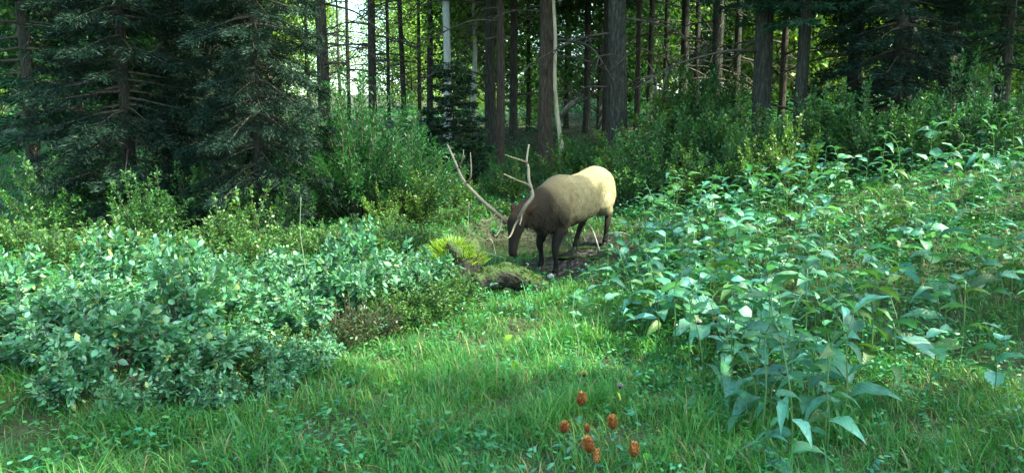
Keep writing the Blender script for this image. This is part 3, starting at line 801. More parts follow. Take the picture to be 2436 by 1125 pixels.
for x, y in pts:
    hs += 1
    zn = (0 if y < 6.6 else 1 if y < 8.6 else 2 if x < 2.9 else 3) if x < 0.414 * y else 4
    GL = ('broad-leaved herb at the near edge of the patch, beside the arching grass', 'broad-leaved pale herb in the middle of the dense patch on the slope', 'broad-leaved herb at the back of the patch, beside the mud behind the elk', 'broad-leaved herb at the top of the patch, under the shaded bushes', 'broad-leaved herb on the slope beyond the patch, towards the right end of the clearing')[zn]
    GG = ('herbs at the near edge of the patch', 'herbs in the middle of the patch', 'herbs beside the mud', 'herbs at the top of the patch', 'herbs on the slope beyond')[zn]
    herb(GL, x, y, hr.uniform(0.42, 0.9), hr.randint(5, 8), hr.uniform(0.19, 0.37), GG, seed=hs, leaves=LEAVES if hr.random() < 0.85 else LEAVES_G)
# single herbs that stand out by themselves
for lab, px, Yv, h, n, ls in [
        ('broad-leaved herb with pale leaves nearest the elk front hooves', 1395, 8.6, 0.42, 5, 0.26),
        ('broad-leaved herb alone in the grass below the elk, pale leaves spread', 1440, 8.0, 0.45, 5, 0.3),
        ('broad-leaved herb with two long pale leaves in the grass below the elk rump', 1530, 7.7, 0.5, 5, 0.34),
        ('broad-leaved herb with drooping pale leaf standing alone left of the dense patch', 1590, 7.3, 0.5, 5, 0.3),
        ('low broad-leaved herb at the grass edge, nearest the bottom seed heads', 1385, 6.9, 0.42, 5, 0.24),
        ('low broad-leaved herb between the grass edge and the arching grass', 1480, 6.7, 0.4, 5, 0.24),
        ('tall broad-leaved herb with one bright pale leaf above the arching grass', 1850, 4.9, 0.62, 6, 0.2),
        ('broad-leaved herb with the largest toothed leaf, in the bottom corner', 1900, 4.1, 0.5, 6, 0.24),
        ('broad-leaved herb rising in front of the arching grass, second from the bottom corner', 1785, 4.75, 0.42, 7, 0.25),
        ('broad-leaved herb at the edge of the bottom corner, behind the largest toothed leaf', 1935, 4.7, 0.5, 7, 0.27),
        ('broad-leaved herb over the dark gap under the herb patch', 1885, 5.35, 0.55, 7, 0.27),
        ('broad-leaved herb between the whitish seed head and the dark gap', 1805, 5.6, 0.5, 7, 0.25),
        ('broad-leaved herb directly below the yellowish seed head', 1735, 5.75, 0.42, 6, 0.24),
        ('low broad-leaved herb half buried in grass at the very bottom of the corner', 1845, 4.1, 0.3, 7, 0.2),
        ('broad-leaved herb just outside the bottom corner, by the arching grass', 1990, 4.3, 0.45, 7, 0.26),
        ('young broad-leaved herb by the wallow rim in front of the elk muzzle', 1243, 9.1, 0.42, 6, 0.11)]:
    hs += 1
    x = float(at(px, 700, Yv)[0])
    herb(lab, x, Yv, h, n, ls, None, seed=hs)
# bright lime leaves
for lab, px, py, Yv, h, n, ls in [
        ('small plant with a bright lime heart-shaped leaf low in the grass', 1545, 1010, 4.3, 0.22, 2, 0.12),
        ('small plant with a lime upright leaf above the orange seed heads', 1476, 940, 4.8, 0.26, 2, 0.11),
        ('single lime blade standing in the middle of the grass', 1213, 825, 6.0, 0.32, 2, 0.18),
        ('broad upright lime leaf at the foot of the pale shrubs on the left bank', 642, 930, 5.0, 0.34, 2, 0.2)]:
    hs += 1
    herb(lab.replace('lime leaf', 'green leaf') if px < 700 else lab, float(at(px, py, Yv)[0]), Yv, h, n, ls, None, leaves=LIME if px > 700 else LEAVES_G, seed=hs, name='lime_leaved_plant' if px > 700 else 'upright_leaved_plant', tilt=(0.6, 1.3))

# ------------------------------------------------------------------ orange seed heads on stalks
def seed_head():
    m = MB(); r = np.random.default_rng(5)
    n = 150
    t = (np.arange(n) + 0.5) / n
    ph = np.arange(n) * 2.399
    zz = t * 0.062
    rad = 0.022 * np.sin(np.pi * np.clip(0.12 + 0.86 * t, 0, 1)) ** 0.6
    o = np.stack([np.cos(ph), np.sin(ph), 0 * ph], 1)
    P = o * rad[:, None] * 0.55 + np.stack([0 * t, 0 * t, zz], 1)
    D = o * (1.1 - 0.7 * t)[:, None] + np.array([0, 0, 0.85])
    c = hues(n, [(0.40, 0.18, 0.05), (0.46, 0.22, 0.07), (0.25, 0.10, 0.035), (0.54, 0.30, 0.12)], r)
    blades(m, P, D, o + np.array([0, 0, .3]), r.uniform(0.014, 0.021, n), 0.0075, c, 0.1)
    tube(m, [(0, 0, -0.004), (0, 0, 0.02), (0, 0, 0.055)], [0.008, 0.015, 0.006], 8, (0.16, 0.06, 0.02))
    return m.mesh('seed_head', M['petal'])
HEAD = seed_head()
heads = [(1380, 948, 4.55, 1.0, 'orange seed head standing highest of the group low in the grass'),
         (1341, 1013, 4.3, 0.85, 'orange seed head at the left of the group low in the grass'),
         (1397, 1012, 4.35, 0.6, 'smallest orange seed head, in the middle of the group'),
         (1458, 1003, 4.3, 0.95, 'orange seed head on the right of the group, below the lime upright leaf'),
         (1403, 1058, 4.05, 1.05, 'pair-topped orange seed head at the bottom of the group'),
         (1507, 1070, 4.05, 0.95, 'orange seed head lowest on the right, below the lime heart-shaped leaf')]
for i, (px, py, Yv, s, lab) in enumerate(heads):
    tp = at(px, py + 14, Yv); g = gzf(tp[0], Yv)
    e = empty('seed_head_plant', (tp[0], Yv, g), lab, 'flower')
    h = max(0.1, tp[2] - g)
    m = MB(); tube(m, catmull([(0.02, 0.02, -0.03), (0.015, 0, h * .5), (0, 0, h)], 4), 0.0035, 6, (0.08, 0.12, 0.03))
    link('stem', m.mesh('stem', M['stem']), e)
    hd = link('seed_head', HEAD, e, (0, 0, h)); hd.scale = (s * 1.6, s * 1.6, s * 1.2); hd.rotation_euler = (0.15 * math.sin(i * 2.1), 0.2 * math.cos(i * 1.7), i)
    if i == 4:
        hd = link('seed_head', HEAD, e, (0.035, -0.02, h - 0.06)); hd.scale = (1.1,) * 3; hd.rotation_euler = (0.3, 0.35, 2)
    for k in range(3):
        l = link('leaf', LEAVES[k], e, (0.01, 0, h * (0.3 + 0.2 * k))); l.scale = (0.09,) * 3; l.rotation_euler = (0, -0.2, k * 2.2 + i)
# paler spent seed heads
for i, (px, py, Yv, s, lab, c) in enumerate([
        (1660, 752, 6.0, 1.0, 'whitish seed head over a dark base at the edge of the herb patch', 0),
        (1703, 748, 6.1, 0.9, 'yellowish seed head beside the whitish one', 1),
        (1715, 503, 9.4, 1.6, 'greyish-pink spent flower head in the herb patch behind', 2),
        (1390, 876, 5.3, 0.9, 'yellowish-green bud head in the grass above the orange seed heads', 1),
        (1475, 905, 5.1, 0.8, 'greyish spent head in the grass beside the lime upright leaf', 2)]):
    tp = at(px, py + 14, Yv); g = gzf(tp[0], Yv); h = max(0.1, tp[2] - g)
    e = empty('spent_flower', (tp[0], Yv, g), lab, 'flower')
    m = MB(); tube(m, catmull([(0.02, 0.02, -0.03), (0.015, 0, h * .5), (0, 0, h)], 4), 0.0035, 6, (0.08, 0.12, 0.03))
    link('stem', m.mesh('stem', M['stem']), e)
    m = MB(); r = np.random.default_rng(40 + i); n = 110
    o = rand_dir(n, r); o[:, 2] = abs(o[:, 2])
    col = [(0.6, 0.6, 0.5), (0.42, 0.42, 0.12), (0.38, 0.30, 0.30)][c]
    blades(m, o * 0.012, o + np.array([0, 0, .3]), rand_dir(n, r), r.uniform(.02, .032, n), 0.007, hues(n, [col], r))
    tube(m, [(0, 0, -0.022), (0, 0, -0.01), (0, 0, 0.008)], [0.006, 0.017, 0.012], 8, (0.04, 0.03, 0.025))
    hd = link('flower_head', m.mesh('flower_head', M['petal']), e, (0, 0, h)); hd.scale = (s,) * 3

# ------------------------------------------------------------------ arching grass tufts (wide blades)
def arch_blade(seed, L=0.5, w=0.014, cols=((0.07, 0.19, 0.06),)):
    r = np.random.default_rng(seed); nu = 9
    u = np.linspace(0, 1, nu)
    th = np.cumsum(np.concatenate([[0], np.full(nu - 1, 1.0)])) / (nu - 1) * r.uniform(1.9, 2.6)
    dx = np.sin(th) * L / nu; dz = np.cos(th) * L / nu
    xx = np.concatenate([[0], np.cumsum(dx[:-1])]); zz = np.concatenate([[0], np.cumsum(dz[:-1])])
    hw = w * 0.5 * np.clip(1.15 - u ** 2.5, 0.05, 1)
    V = []
    for i in range(nu):
        for s in (-1, 0, 1): V.append((xx[i], s * hw[i], zz[i] + abs(s) * hw[i] * 0.35))
    qd = [(i * 3 + j, i * 3 + j + 1, (i + 1) * 3 + j + 1, (i + 1) * 3 + j) for i in range(nu - 1) for j in range(2)]
    m = MB(); m.add(V, None, qd, np.array(cols[0]) * r.uniform(0.85, 1.2))
    return m.mesh('blade', M['grass'])
ARCH = [arch_blade(400 + i, L=(0.5, 0.42, 0.6)[i % 3], cols=[[(0.07, 0.20, 0.07), (0.09, 0.23, 0.09), (0.06, 0.17, 0.05)][i % 3]]) for i in range(6)]
for i, (px, py, Yv, s, lab) in enumerate([
        (1640, 930, 5.0, 1.0, 'tuft of wide arching grass blades left of the bright pale leaf'),
        (1700, 925, 5.05, 1.0, 'tuft of wide arching grass blades below the whitish seed head'),
        (1745, 950, 4.8, 0.9, 'tuft of arching grass between the herb patch and the bottom corner'),
        (1890, 880, 5.2, 1.1, 'tuft of tall grass in the dark gap under the herb patch'),
        (1770, 1060, 4.2, 0.9, 'tuft of arching grass in front of the bottom corner herb'),
        (600, 930, 5.1, 0.8, 'tuft of long grass under the nearest pale shrubs'),
        (560, 1010, 4.6, 0.8, 'tuft of long grass in the bottom corner below the pale shrubs'),
        (1005, 800, 6.8, 0.7, 'tuft of grass at the end of the bank face'),
        (1255, 720, 8.0, 0.7, 'tuft of grass before the mossy fallen log'),
        (2010, 980, 4.5, 1.0, 'tuft of arching grass past the bottom corner herb'),
        (420, 1000, 4.7, 0.9, 'tuft of long grass beyond the left bank corner')]):
    g = at(px, py, Yv); r = random.Random(i + 900)
    e = empty('grass_tuft', (g[0], Yv, gzf(g[0], Yv)), lab, 'grass tuft')
    for k in range(13):
        b = link('blade', ARCH[k % 6], e, (r.uniform(-.04, .04), r.uniform(-.04, .04), -0.01)); sc = s * r.uniform(.55, 1.05)
        b.scale = (sc * r.uniform(.5, 1.0), sc * r.uniform(0.7, 1.2), sc); b.rotation_euler = (r.uniform(-.2, .2), r.uniform(-.1, .25), r.uniform(0, 6.28))
tr_ = random.Random(55); k_ = 0
while k_ < 34:
    Yv = tr_.uniform(4.2, 8.2); x = tr_.uniform(-0.5, 0.5) * Yv * 1.3
    if x < float(bank_edge(Yv)) + .2 or x > float(patch_left_edge(Yv)): continue
    k_ += 1
    e = empty('grass_tuft', (x, Yv, gzf(x, Yv)), 'tuft of coarse grass growing among the fine grass of the clearing', 'grass tuft', 'coarse tufts among the fine grass')
    for k in range(9):
        b = link('blade', ARCH[tr_.randrange(6)], e, (tr_.uniform(-.05, .05), tr_.uniform(-.05, .05), -0.01)); sc = tr_.uniform(.35, .75)
        b.scale = (sc * tr_.uniform(.4, 1.0), sc * tr_.uniform(0.6, 1.1), sc); b.rotation_euler = (tr_.uniform(-.25, .25), tr_.uniform(-.1, .3), tr_.uniform(0, 6.28))
# thin pale stalks
for i, (px, py0, py1, Yv, lab) in enumerate([
        (716, 470, 700, 7.4, 'tall thin grey-green stalk standing up out of the pale shrubs'),
        (1366, 700, 890, 6.2, 'thin pale grass stalk rising from the grass above the orange seed heads'),
        (1116, 480, 600, 9.6, 'thin pale dead stem standing beside the mossy stump')]):
    a, b = at(px + 4, py1, Yv), at(px, py0, Yv)
    a[2] = gzf(a[0], Yv) - 0.02; b = b - a
    e = empty('dry_stalk', a, lab, 'stalk')
    m = MB(); tube(m, catmull([(0, 0, 0), b * .35 + [0.03, 0, 0], b * .7 + [-.015, 0, 0], b], 5), np.linspace(0.006, 0.0025, 16), 6, (0.2, 0.27, 0.16) if i < 2 else (0.3, 0.3, 0.24))
    link('stem', m.mesh('stem', M['stem']), e)

# ------------------------------------------------------------------ grass and low undergrowth (uncountable)
def in_view(x, y, m=1.06):
    return np.abs(x) < (0.70 * y + 0.35) * m
def grass_mesh():
    mb = MB(); r = np.random.default_rng(8)
    GC = np.array([(0.05, 0.18, 0.035), (0.062, 0.21, 0.04), (0.08, 0.24, 0.045), (0.052, 0.2, 0.06), (0.12, 0.27, 0.05), (0.16, 0.26, 0.06)])
    for (y0, y1, dens, lo, hi, w, seg) in [(3.6, 6.2, 4300, 0.10, 0.27, 0.0055, 3), (6.2, 9.3, 2300, 0.11, 0.28, 0.007, 3), (9.3, 13.5, 850, 0.12, 0.3, 0.010, 2), (13.5, 22, 260, 0.14, 0.34, 0.018, 2)]:
        wmax = 0.7 * y1 + 0.6
        n = int(dens * (y1 - y0) * 2 * wmax)
        x = r.uniform(-wmax, wmax, n); y = r.uniform(y0, y1, n)
        keep = in_view(x, y) & ((gz(x, y) > 0.075) | (y < 11) | (y > 14.5))
        mud_ = mudmask(x, y)
        keep &= r.uniform(0, 1, n) > np.clip(mud_ * 1.25, 0, 0.995)
        pr = 0.62 + 0.38 * vnoise(x, y, 1.6, 9)
        onbank = (bank_edge(y) - x > 0.1) & (y < 9.3)
        pr = np.where(onbank, pr * 0.75, pr)
        inpatch = (x > patch_left_edge(y) + 0.5) & (y > 5.5)
        pr = np.where(inpatch, pr * 0.55, pr)
        keep &= r.uniform(0, 1, n) < pr
        x, y = x[keep], y[keep]; n = len(x)
        z = gz(x, y)
        L = r.uniform(lo, hi, n) * (1 + 0.25 * vnoise(x, y, 1.1, 2)) * np.where(r.uniform(0, 1, n) < 0.06, 1.5, 1.0)
        a = r.uniform(0, 6.283, n) + 0.8 * vnoise(x, y, 0.7, 4); o = np.stack([np.cos(a), np.sin(a), 0 * a], 1); sd = np.stack([-np.sin(a), np.cos(a), 0 * a], 1)
        bend = r.uniform(0.35, 1.5, n)
        P = np.stack([x, y, z - 0.01], 1)
        col = GC[np.clip((r.integers(0, 5, n) + (vnoise(x, y, 0.9, 6) > 0.5)), 0, 5)] * (1 + 0.2 * vnoise(x, y, 0.55, 12))[:, None] * (1 + np.clip(vnoise(x, y, 1.3, 31), -1, 1)[:, None] * np.array([.28, .08, -.05])) * r.uniform(0.75, 1.2, (n, 1))
        straw = r.uniform(0, 1, n) < 0.08; col[straw] = np.array([0.30, 0.25, 0.13]) * r.uniform(.6, 1.2, (straw.sum(), 1))
        clump = np.clip(0.75 + 0.55 * vnoise(x, y, 3.3, 21), 0.3, 1.6); L = L * clump
        ws = w * np.clip(r.lognormal(0, .38, n), .4, 2.2)
        rows = []
        for i in range(seg + 1):
            u = i / seg
            c = P + o * (L * bend * u ** 1.8 * 0.75)[:, None] + np.array([0, 0, 1.0]) * (L * (u - 0.36 * bend * u ** 2))[:, None]
            if i < seg:
                hw = (ws * (1 - 0.45 * u) * 0.5)[:, None]
                rows += [c - sd * hw, c + sd * hw]
            else: rows.append(c)
        k = 2 * seg + 1
        V = np.stack(rows, 1).reshape(-1, 3)
        b = np.arange(n)[:, None] * k
        t = [b + [2 * (seg - 1), 2 * (seg - 1) + 1, 2 * seg]]
        qd = [b + [2 * i, 2 * i + 1, 2 * i + 3, 2 * i + 2] for i in range(seg - 1)]
        mb.add(V, np.concatenate(t), np.concatenate(qd) if qd else None, np.repeat(np.clip(col, 0.01, 0.6), k, 0))
    return mb.mesh('grass', M['grass'])
tag(link('grass', grass_mesh()), 'fine green meadow grass covering the clearing', 'grass', kind='stuff')

def under_mesh():
    """small herbs low on the ground: rosettes and leafy stems"""
    mb = MB(); r = np.random.default_rng(18)
    for (y0, y1, dens, ll, nl, hh) in [(3.7, 6.5, 48, 0.05, 9, 0.2), (6.5, 9.3, 40, 0.06, 10, 0.24), (9.0, 14.0, 18, 0.075, 12, 0.28), (14, 24, 9, 0.10, 12, 0.38), (24, 60, 1.6, 0.22, 12, 0.6)]:
        wmax = 0.7 * y1 + 0.6
        n = int(dens * (y1 - y0) * 2 * wmax)
        x = r.uniform(-wmax, wmax, n); y = r.uniform(y0, y1, n)
        keep = in_view(x, y) & (mudmask(x, y) < 0.25) & ((gz(x, y) > 0.075) | (y < 11) | (y > 14.5))
        inp = (x > patch_left_edge(y) + 0.2) & (y > 5); keep &= r.uniform(0, 1, n) < np.where(inp, 1.0, 0.5 + 0.55 * vnoise(x, y, 1.2, 15))
        x, y = x[keep], y[keep]; n = len(x)
        C0 = np.stack([x, y, gz(x, y)], 1); inp = (x > patch_left_edge(y) + 0.2) & (y > 5)
        hgt = hh * r.uniform(0.4, 1.2, n) * np.where(inp, 1.7, 1.0)
        C0 = np.repeat(C0, nl, 0); h2 = np.repeat(hgt, nl); m = len(C0)
        t = r.uniform(0.2, 1, m); a = r.uniform(0, 6.283, m)
        o = np.stack([np.cos(a), np.sin(a), r.uniform(-0.2, 0.45, m)], 1)
        P = C0 + np.array([0, 0, 1.0]) * (h2 * t)[:, None] + o * 0.02 + r.normal(size=(m, 3)) * np.array([1, 1, 0]) * 0.06 * ll / 0.055
        N = np.array([0, 0, 1.0]) + r.normal(size=(m, 3)) * 0.35
        cols = np.repeat(hues(n, [(0.04, 0.16, 0.05), (0.055, 0.2, 0.09), (0.045, 0.17, 0.04), (0.08, 0.23, 0.06), (0.07, 0.24, 0.14)], r), nl, 0) * r.uniform(0.8, 1.2, (m, 1))
        blades(mb, P, o, N, ll * r.uniform(0.6, 1.3, m), ll * 0.5 * r.uniform(0.7, 1.2, m), cols, -0.1 if y1 < 15 else 0.0, 0.25)
    return mb.mesh('undergrowth', M['shrub'])
tag(link('undergrowth', under_mesh()), 'low leafy undergrowth between the grass and over the forest floor', 'undergrowth', kind='stuff')

# ------------------------------------------------------------------ mossy stump, fallen log, sticks, stone by the wallow
def moss_mat():
    m, nt, b = new_mat('mossy_wood')
    g = nt.nodes.new('ShaderNodeNewGeometry'); tc = nt.nodes.new('ShaderNodeTexCoord')
    sp = nt.nodes.new('ShaderNodeSeparateXYZ'); nt.links.new(g.outputs['Normal'], sp.inputs[0])
    n = noise_node(nt, 7, 8, tc.outputs['Object']); n2 = noise_node(nt, 30, 6, tc.outputs['Object'])
    ad = nt.nodes.new('ShaderNodeMath'); ad.operation = 'MULTIPLY_ADD'; ad.inputs[1].default_value = 0.45
    nt.links.new(sp.outputs['Z'], ad.inputs[0]); nt.links.new(n.outputs['Fac'], ad.inputs[2])
    mo = ramp(nt, n2.outputs['Fac'], [(0.3, (0.02, 0.035, 0.010)), (0.6, (0.05, 0.075, 0.02)), (0.8, (0.10, 0.13, 0.03))])
    wo = ramp(nt, n2.outputs['Fac'], [(0.3, (0.007, 0.006, 0.005)), (0.6, (0.024, 0.020, 0.015)), (0.8, (0.06, 0.052, 0.04))])
    fr = ramp(nt, ad.outputs[0], [(0.58, (0, 0, 0)), (0.75, (1, 1, 1))])
    mx = nt.nodes.new('ShaderNodeMixRGB')
    nt.links.new(fr.outputs[0], mx.inputs[0]); nt.links.new(wo.outputs[0], mx.inputs[1]); nt.links.new(mo.outputs[0], mx.inputs[2])
    nt.links.new(mx.outputs[0], b.inputs['Base Color']); b.inputs['Roughness'].default_value = 0.95
    s2 = nt.nodes.new('ShaderNodeMath'); s2.operation = 'ADD'
    nt.links.new(n.outputs['Fac'], s2.inputs[0]); nt.links.new(n2.outputs['Fac'], s2.inputs[1])
    bump(nt, b, s2.outputs[0], 1.0, 0.03)
    return m
M['moss'] = moss_mat()
MOSSC = [(0.17, 0.27, 0.035), (0.22, 0.33, 0.05), (0.28, 0.38, 0.07), (0.12, 0.22, 0.03)]
def moss_fuzz(P, N, n_len, w, cols, r, up=0.6):
    m = MB(); n = len(P)
    D = N + np.array([0, 0, up]) + r.normal(size=(n, 3)) * 0.5
    blades(m, P, D, rand_dir(n, r), n_len * r.uniform(.5, 1.4, n), w, hues(n, cols, r))
    return m
r9 = np.random.default_rng(9)
# stump
sx, sy = float(at(1100, 640, 9.0)[0]), 9.0
sz = gzf(sx, sy)
e = empty('mossy_stump', (sx, sy, sz - 0.05), 'dark broken stump capped with moss and bright grass at the wallow edge', 'stump', sc=(1.1, 1.1, 1.3))
mb = MB()
ka = 22; V = []
zl = np.array([0, 0.05, 0.12, 0.2, 0.3, 0.4, 0.48, 0.53]); rl = np.array([0.30, 0.25, 0.215, 0.2, 0.19, 0.19, 0.185, 0.15])
ang = np.linspace(0, 6.283, ka, endpoint=False)
lob = 1 + 0.12 * np.sin(3 * ang + 1) + 0.08 * np.sin(5 * ang + 2) + 0.05 * np.sin(9 * ang)
for z, rr in zip(zl, rl):
    f = lob if z < 0.3 else 1 + (lob - 1) * 0.7
    V.append(np.stack([rr * f * np.cos(ang), rr * f * np.sin(ang), z + (0.05 * np.sin(2 * ang + .5) + 0.03 * np.sin(7 * ang)) * (z > 0.45)], 1))
V = np.concatenate(V + [np.array([[0, 0, 0.50]])])
V[:-1] += r9.normal(size=(len(V) - 1, 3)) * 0.008
qd = [(i * ka + j, i * ka + (j + 1) % ka, (i + 1) * ka + (j + 1) % ka, (i + 1) * ka + j) for i in range(7) for j in range(ka)]
mb.add(V, [(len(V) - 1, 7 * ka + j, 7 * ka + (j + 1) % ka) for j in range(ka)], qd)
link('stump_body', mb.mesh('stump_body', M['moss']), e)
n = 1500
a = r9.uniform(0, 6.283, n); rr = 0.2 * np.sqrt(r9.uniform(0, 1, n))
P = np.stack([rr * np.cos(a), rr * np.sin(a), 0.50 - 0.9 * np.clip(rr - 0.12, 0, 1) + 0 * a], 1)
mcap = moss_fuzz(P, np.stack([np.cos(a) * rr * 3, np.sin(a) * rr * 3, 0.5 + 0 * a], 1), 0.035, 0.012, MOSSC, r9)
o = link('moss', mcap.mesh('moss', M['foliage']), e); o['kind'] = 'stuff'
# bright grass clump growing on and behind the stump
n = 1300
a = r9.uniform(0, 6.283, n); rr = np.sqrt(r9.uniform(0, 1, n))
P = np.stack([-0.12 + 0.34 * rr * np.cos(a), 0.04 + 0.2 * rr * np.sin(a), 0.52 - .2 * rr ** 2], 1)
D = np.stack([np.cos(a) * 0.7, np.sin(a) * 0.7, r9.uniform(0.5, 1.3, n)], 1)
m = MB(); blades(m, P, D, rand_dir(n, r9), r9.uniform(0.06, 0.18, n), 0.011, hues(n, MOSSC[:3], r9), 0.15, 0.2)
o = link('tuft', m.mesh('tuft', M['foliage']), e); o['kind'] = 'stuff'

# fallen mossy log to the right of the stump
la, lb_ = at(1128, 655, 8.95), at(1292, 700, 9.15)
la[2] = gzf(la[0], la[1]) + 0.17; lb_[2] = gzf(lb_[0], lb_[1]) + 0.06
mid_ = (la + lb_) / 2 + np.array([0, 0, 0.13])
p = catmull([la, mid_, lb_], 9)
e = empty('mossy_log', (la[0], la[1], gzf(la[0], la[1])), 'short mossy fallen log lying across the wallow rim beside the stump', 'log')
off = np.array([la[0], la[1], gzf(la[0], la[1])])
mb = MB(); tube(mb, p - off, np.linspace(0.17, 0.12, len(p)) * (1 + 0.06 * np.sin(np.arange(len(p)) * 1.7)), 16)
mb.v[0] += r9.normal(size=mb.v[0].shape) * 0.018
link('log_body', mb.mesh('log_body', M['moss']), e)
n = 1500
u = r9.uniform(0, len(p) - 1.01, n); k = u.astype(int)
cpt = p[k] + (p[k + 1] - p[k]) * (u - k)[:, None] - off
th_ = r9.normal(size=n) * 0.75
nrm = np.stack([0 * th_, np.sin(th_), np.cos(th_)], 1)
mm = moss_fuzz(cpt + nrm * 0.14, nrm, 0.035, 0.010, [(0.06, 0.12, 0.025), (0.10, 0.17, 0.03), (0.04, 0.08, 0.02)], r9, 0.2)
o = link('moss', mm.mesh('moss', M['foliage']), e); o['kind'] = 'stuff'

for i, (px_, Yv, s_, lab) in enumerate([(1150, 8.75, .55, 'weedy grass tuft growing against the dark stump face'), (1205, 8.8, .5, 'weedy grass tuft over the middle of the mossy log'), (1268, 8.85, .55, 'weedy grass tuft at the thin end of the mossy log'),
                                          (1345, 9.4, .5, 'weedy grass tuft in the mud edge before the elk front hooves'), (1292, 9.75, .4, 'small weedy tuft between the mossy log and the elk hooves')]):
    x_ = float(at(px_, 680, Yv)[0]); r_ = random.Random(i + 70)
    e = empty('grass_tuft', (x_, Yv, gzf(x_, Yv)), lab, 'grass tuft')
    for k in range(16):
        b = link('blade', ARCH[k % 6], e, (r_.uniform(-.12, .12), r_.uniform(-.07, .07), -0.01)); sc = s_ * r_.uniform(.5, 1.1)
        b.scale = (sc * r_.uniform(.4, .9), sc, sc); b.rotation_euler = (r_.uniform(-.2, .2), r_.uniform(-.1, .25), r_.uniform(0, 6.28))
def stick(label, pts, r0, r1, name='dead_stick', mat='deadwood'):
    p = catmull([np.array(q_) for q_ in pts], 5); o_ = p[0].copy()
    m = MB(); tube(m, p - o_, np.linspace(r0, r1, len(p)), 6)
    e = empty(name, o_, label, 'stick'); link('branch', m.mesh('branch', M[mat]), e)
def G(px, py, Y, dz=0.0):
    a_ = at(px, py, Y); a_[2] = gzf(a_[0], a_[1]) + dz; return a_
stick('pale stick poking up from the mud under the elk belly', [G(1427, 570, 11.35, 0.0), at(1410, 548, 11.4), at(1393, 527, 11.45)], 0.014, 0.007)
stick('thin bare branch lying over the mossy log', [at(1195, 648, 8.85), at(1225, 655, 8.87), at(1248, 672, 8.9)], 0.009, 0.004, mat='twig')
stick('thin pale twig sticking out of the wallow below the antlers', [G(1182, 602, 11.9, 0.05), at(1172, 577, 11.8), at(1163, 566, 11.75), at(1161, 552, 11.7)], 0.009, 0.004)
stick('long brown stick lying in the herbs below the elk', [G(1390, 630, 9.4, 0.12), G(1440, 650, 9.0, 0.14), G(1500, 672, 8.6, 0.12)], 0.011, 0.006, mat='twig')
stick('weathered stick lying on the mud behind the elk hind hooves', [G(1440, 545, 12.3, 0.03), G(1475, 545, 12.2, 0.06), G(1500, 553, 12.0, 0.03)], 0.018, 0.01)
stick('bleached stick lying level at the near edge of the wallow water', [G(1140, 600, 11.35, 0.08), G(1180, 600, 11.3, 0.09), G(1205, 602, 11.3, 0.08)], 0.016, 0.012)
mb = MB(); r = np.random.default_rng(3)
uu, vv = np.meshgrid(np.linspace(0, 2 * np.pi, 14, endpoint=False), np.linspace(0.15, np.pi - 0.15, 8))
V = np.stack([np.cos(uu) * np.sin(vv), np.sin(uu) * np.sin(vv), np.cos(vv)], -1).reshape(-1, 3)
V = V * (1 + 0.10 * np.sin(V[:, :1] * 4 + 1) * np.cos(V[:, 1:2] * 3)) * np.array([0.055, 0.045, 0.04])
qd = [(i * 14 + j, i * 14 + (j + 1) % 14, (i + 1) * 14 + (j + 1) % 14, (i + 1) * 14 + j) for i in range(7) for j in range(14)]
mb.add(V, [(0, j, j + 1) for j in range(1, 13)] + [(98, 98 + j + 1, 98 + j) for j in range(1, 13)], qd)
sp_ = G(1310, 640, 10.0, 0.04)
m, nt, b = new_mat('pale_stone'); nn = noise_node(nt, 12, 6); rp = ramp(nt, nn.outputs['Fac'], [(0.3, (0.25, 0.25, 0.23)), (0.7, (0.45, 0.45, 0.42))])
nt.links.new(rp.outputs[0], b.inputs['Base Color']); b.inputs['Roughness'].default_value = 0.8; bump(nt, b, nn.outputs['Fac'], 0.6, 0.01)
o = link('stone', mb.mesh('stone', m), None, sp_); tag(o, 'pale rounded stone in the mud beside the elk front hoof', 'stone')

for i, (px_, py_, Y_, a_, b_) in enumerate([(1448, 560, 11.9, .22, .12), (1385, 572, 11.6, .2, .13), (1340, 596, 11.0, .16, .12), (1405, 590, 11.0, .15, .1)]):  # small water sheets added on the wet mud for their glint
    g_ = at(px_, py_, Y_); m = MB(); t_ = np.linspace(0, 6.283, 22, endpoint=False); rr = 1 + .18 * np.sin(2 * t_ + i) + .1 * np.sin(5 * t_ + 2 * i)
    V = np.stack([a_ * rr * np.cos(t_), b_ * rr * np.sin(t_), 0 * t_], 1)
    m.add(np.concatenate([V, [[0, 0, 0]]]), [(22, j, (j + 1) % 22) for j in range(22)])
    tag(link('puddle', m.mesh('puddle', M['water']), None, (g_[0], Y_, gzf(g_[0], Y_) + .012)), ('puddle added for glints in the mud behind the elk hind hooves', 'puddle added for glints in the mud under the elk belly', 'small puddle added for glints in the mud just behind the elk front hooves', 'small puddle added for glints in the mud beside the pale stick')[i], 'puddle', kind='structure')

# ------------------------------------------------------------------ the elk
EO = np.array([1.05, 11.35, 0.0])
HD = np.array([-0.58, -0.815, 0]); HD /= np.linalg.norm(HD)
LD = np.array([-HD[1], HD[0], 0]); UP = np.array([0, 0, 1.0])
def el(s, l, z): return EO + HD * s + LD * l + UP * z
def to_el(P):
    d = np.asarray(P) - EO
    return np.stack([d @ HD, d @ LD, d @ UP], -1)
def ground_el(s, l):
    w = el(s, l, 0); return gzf(w[0], w[1])

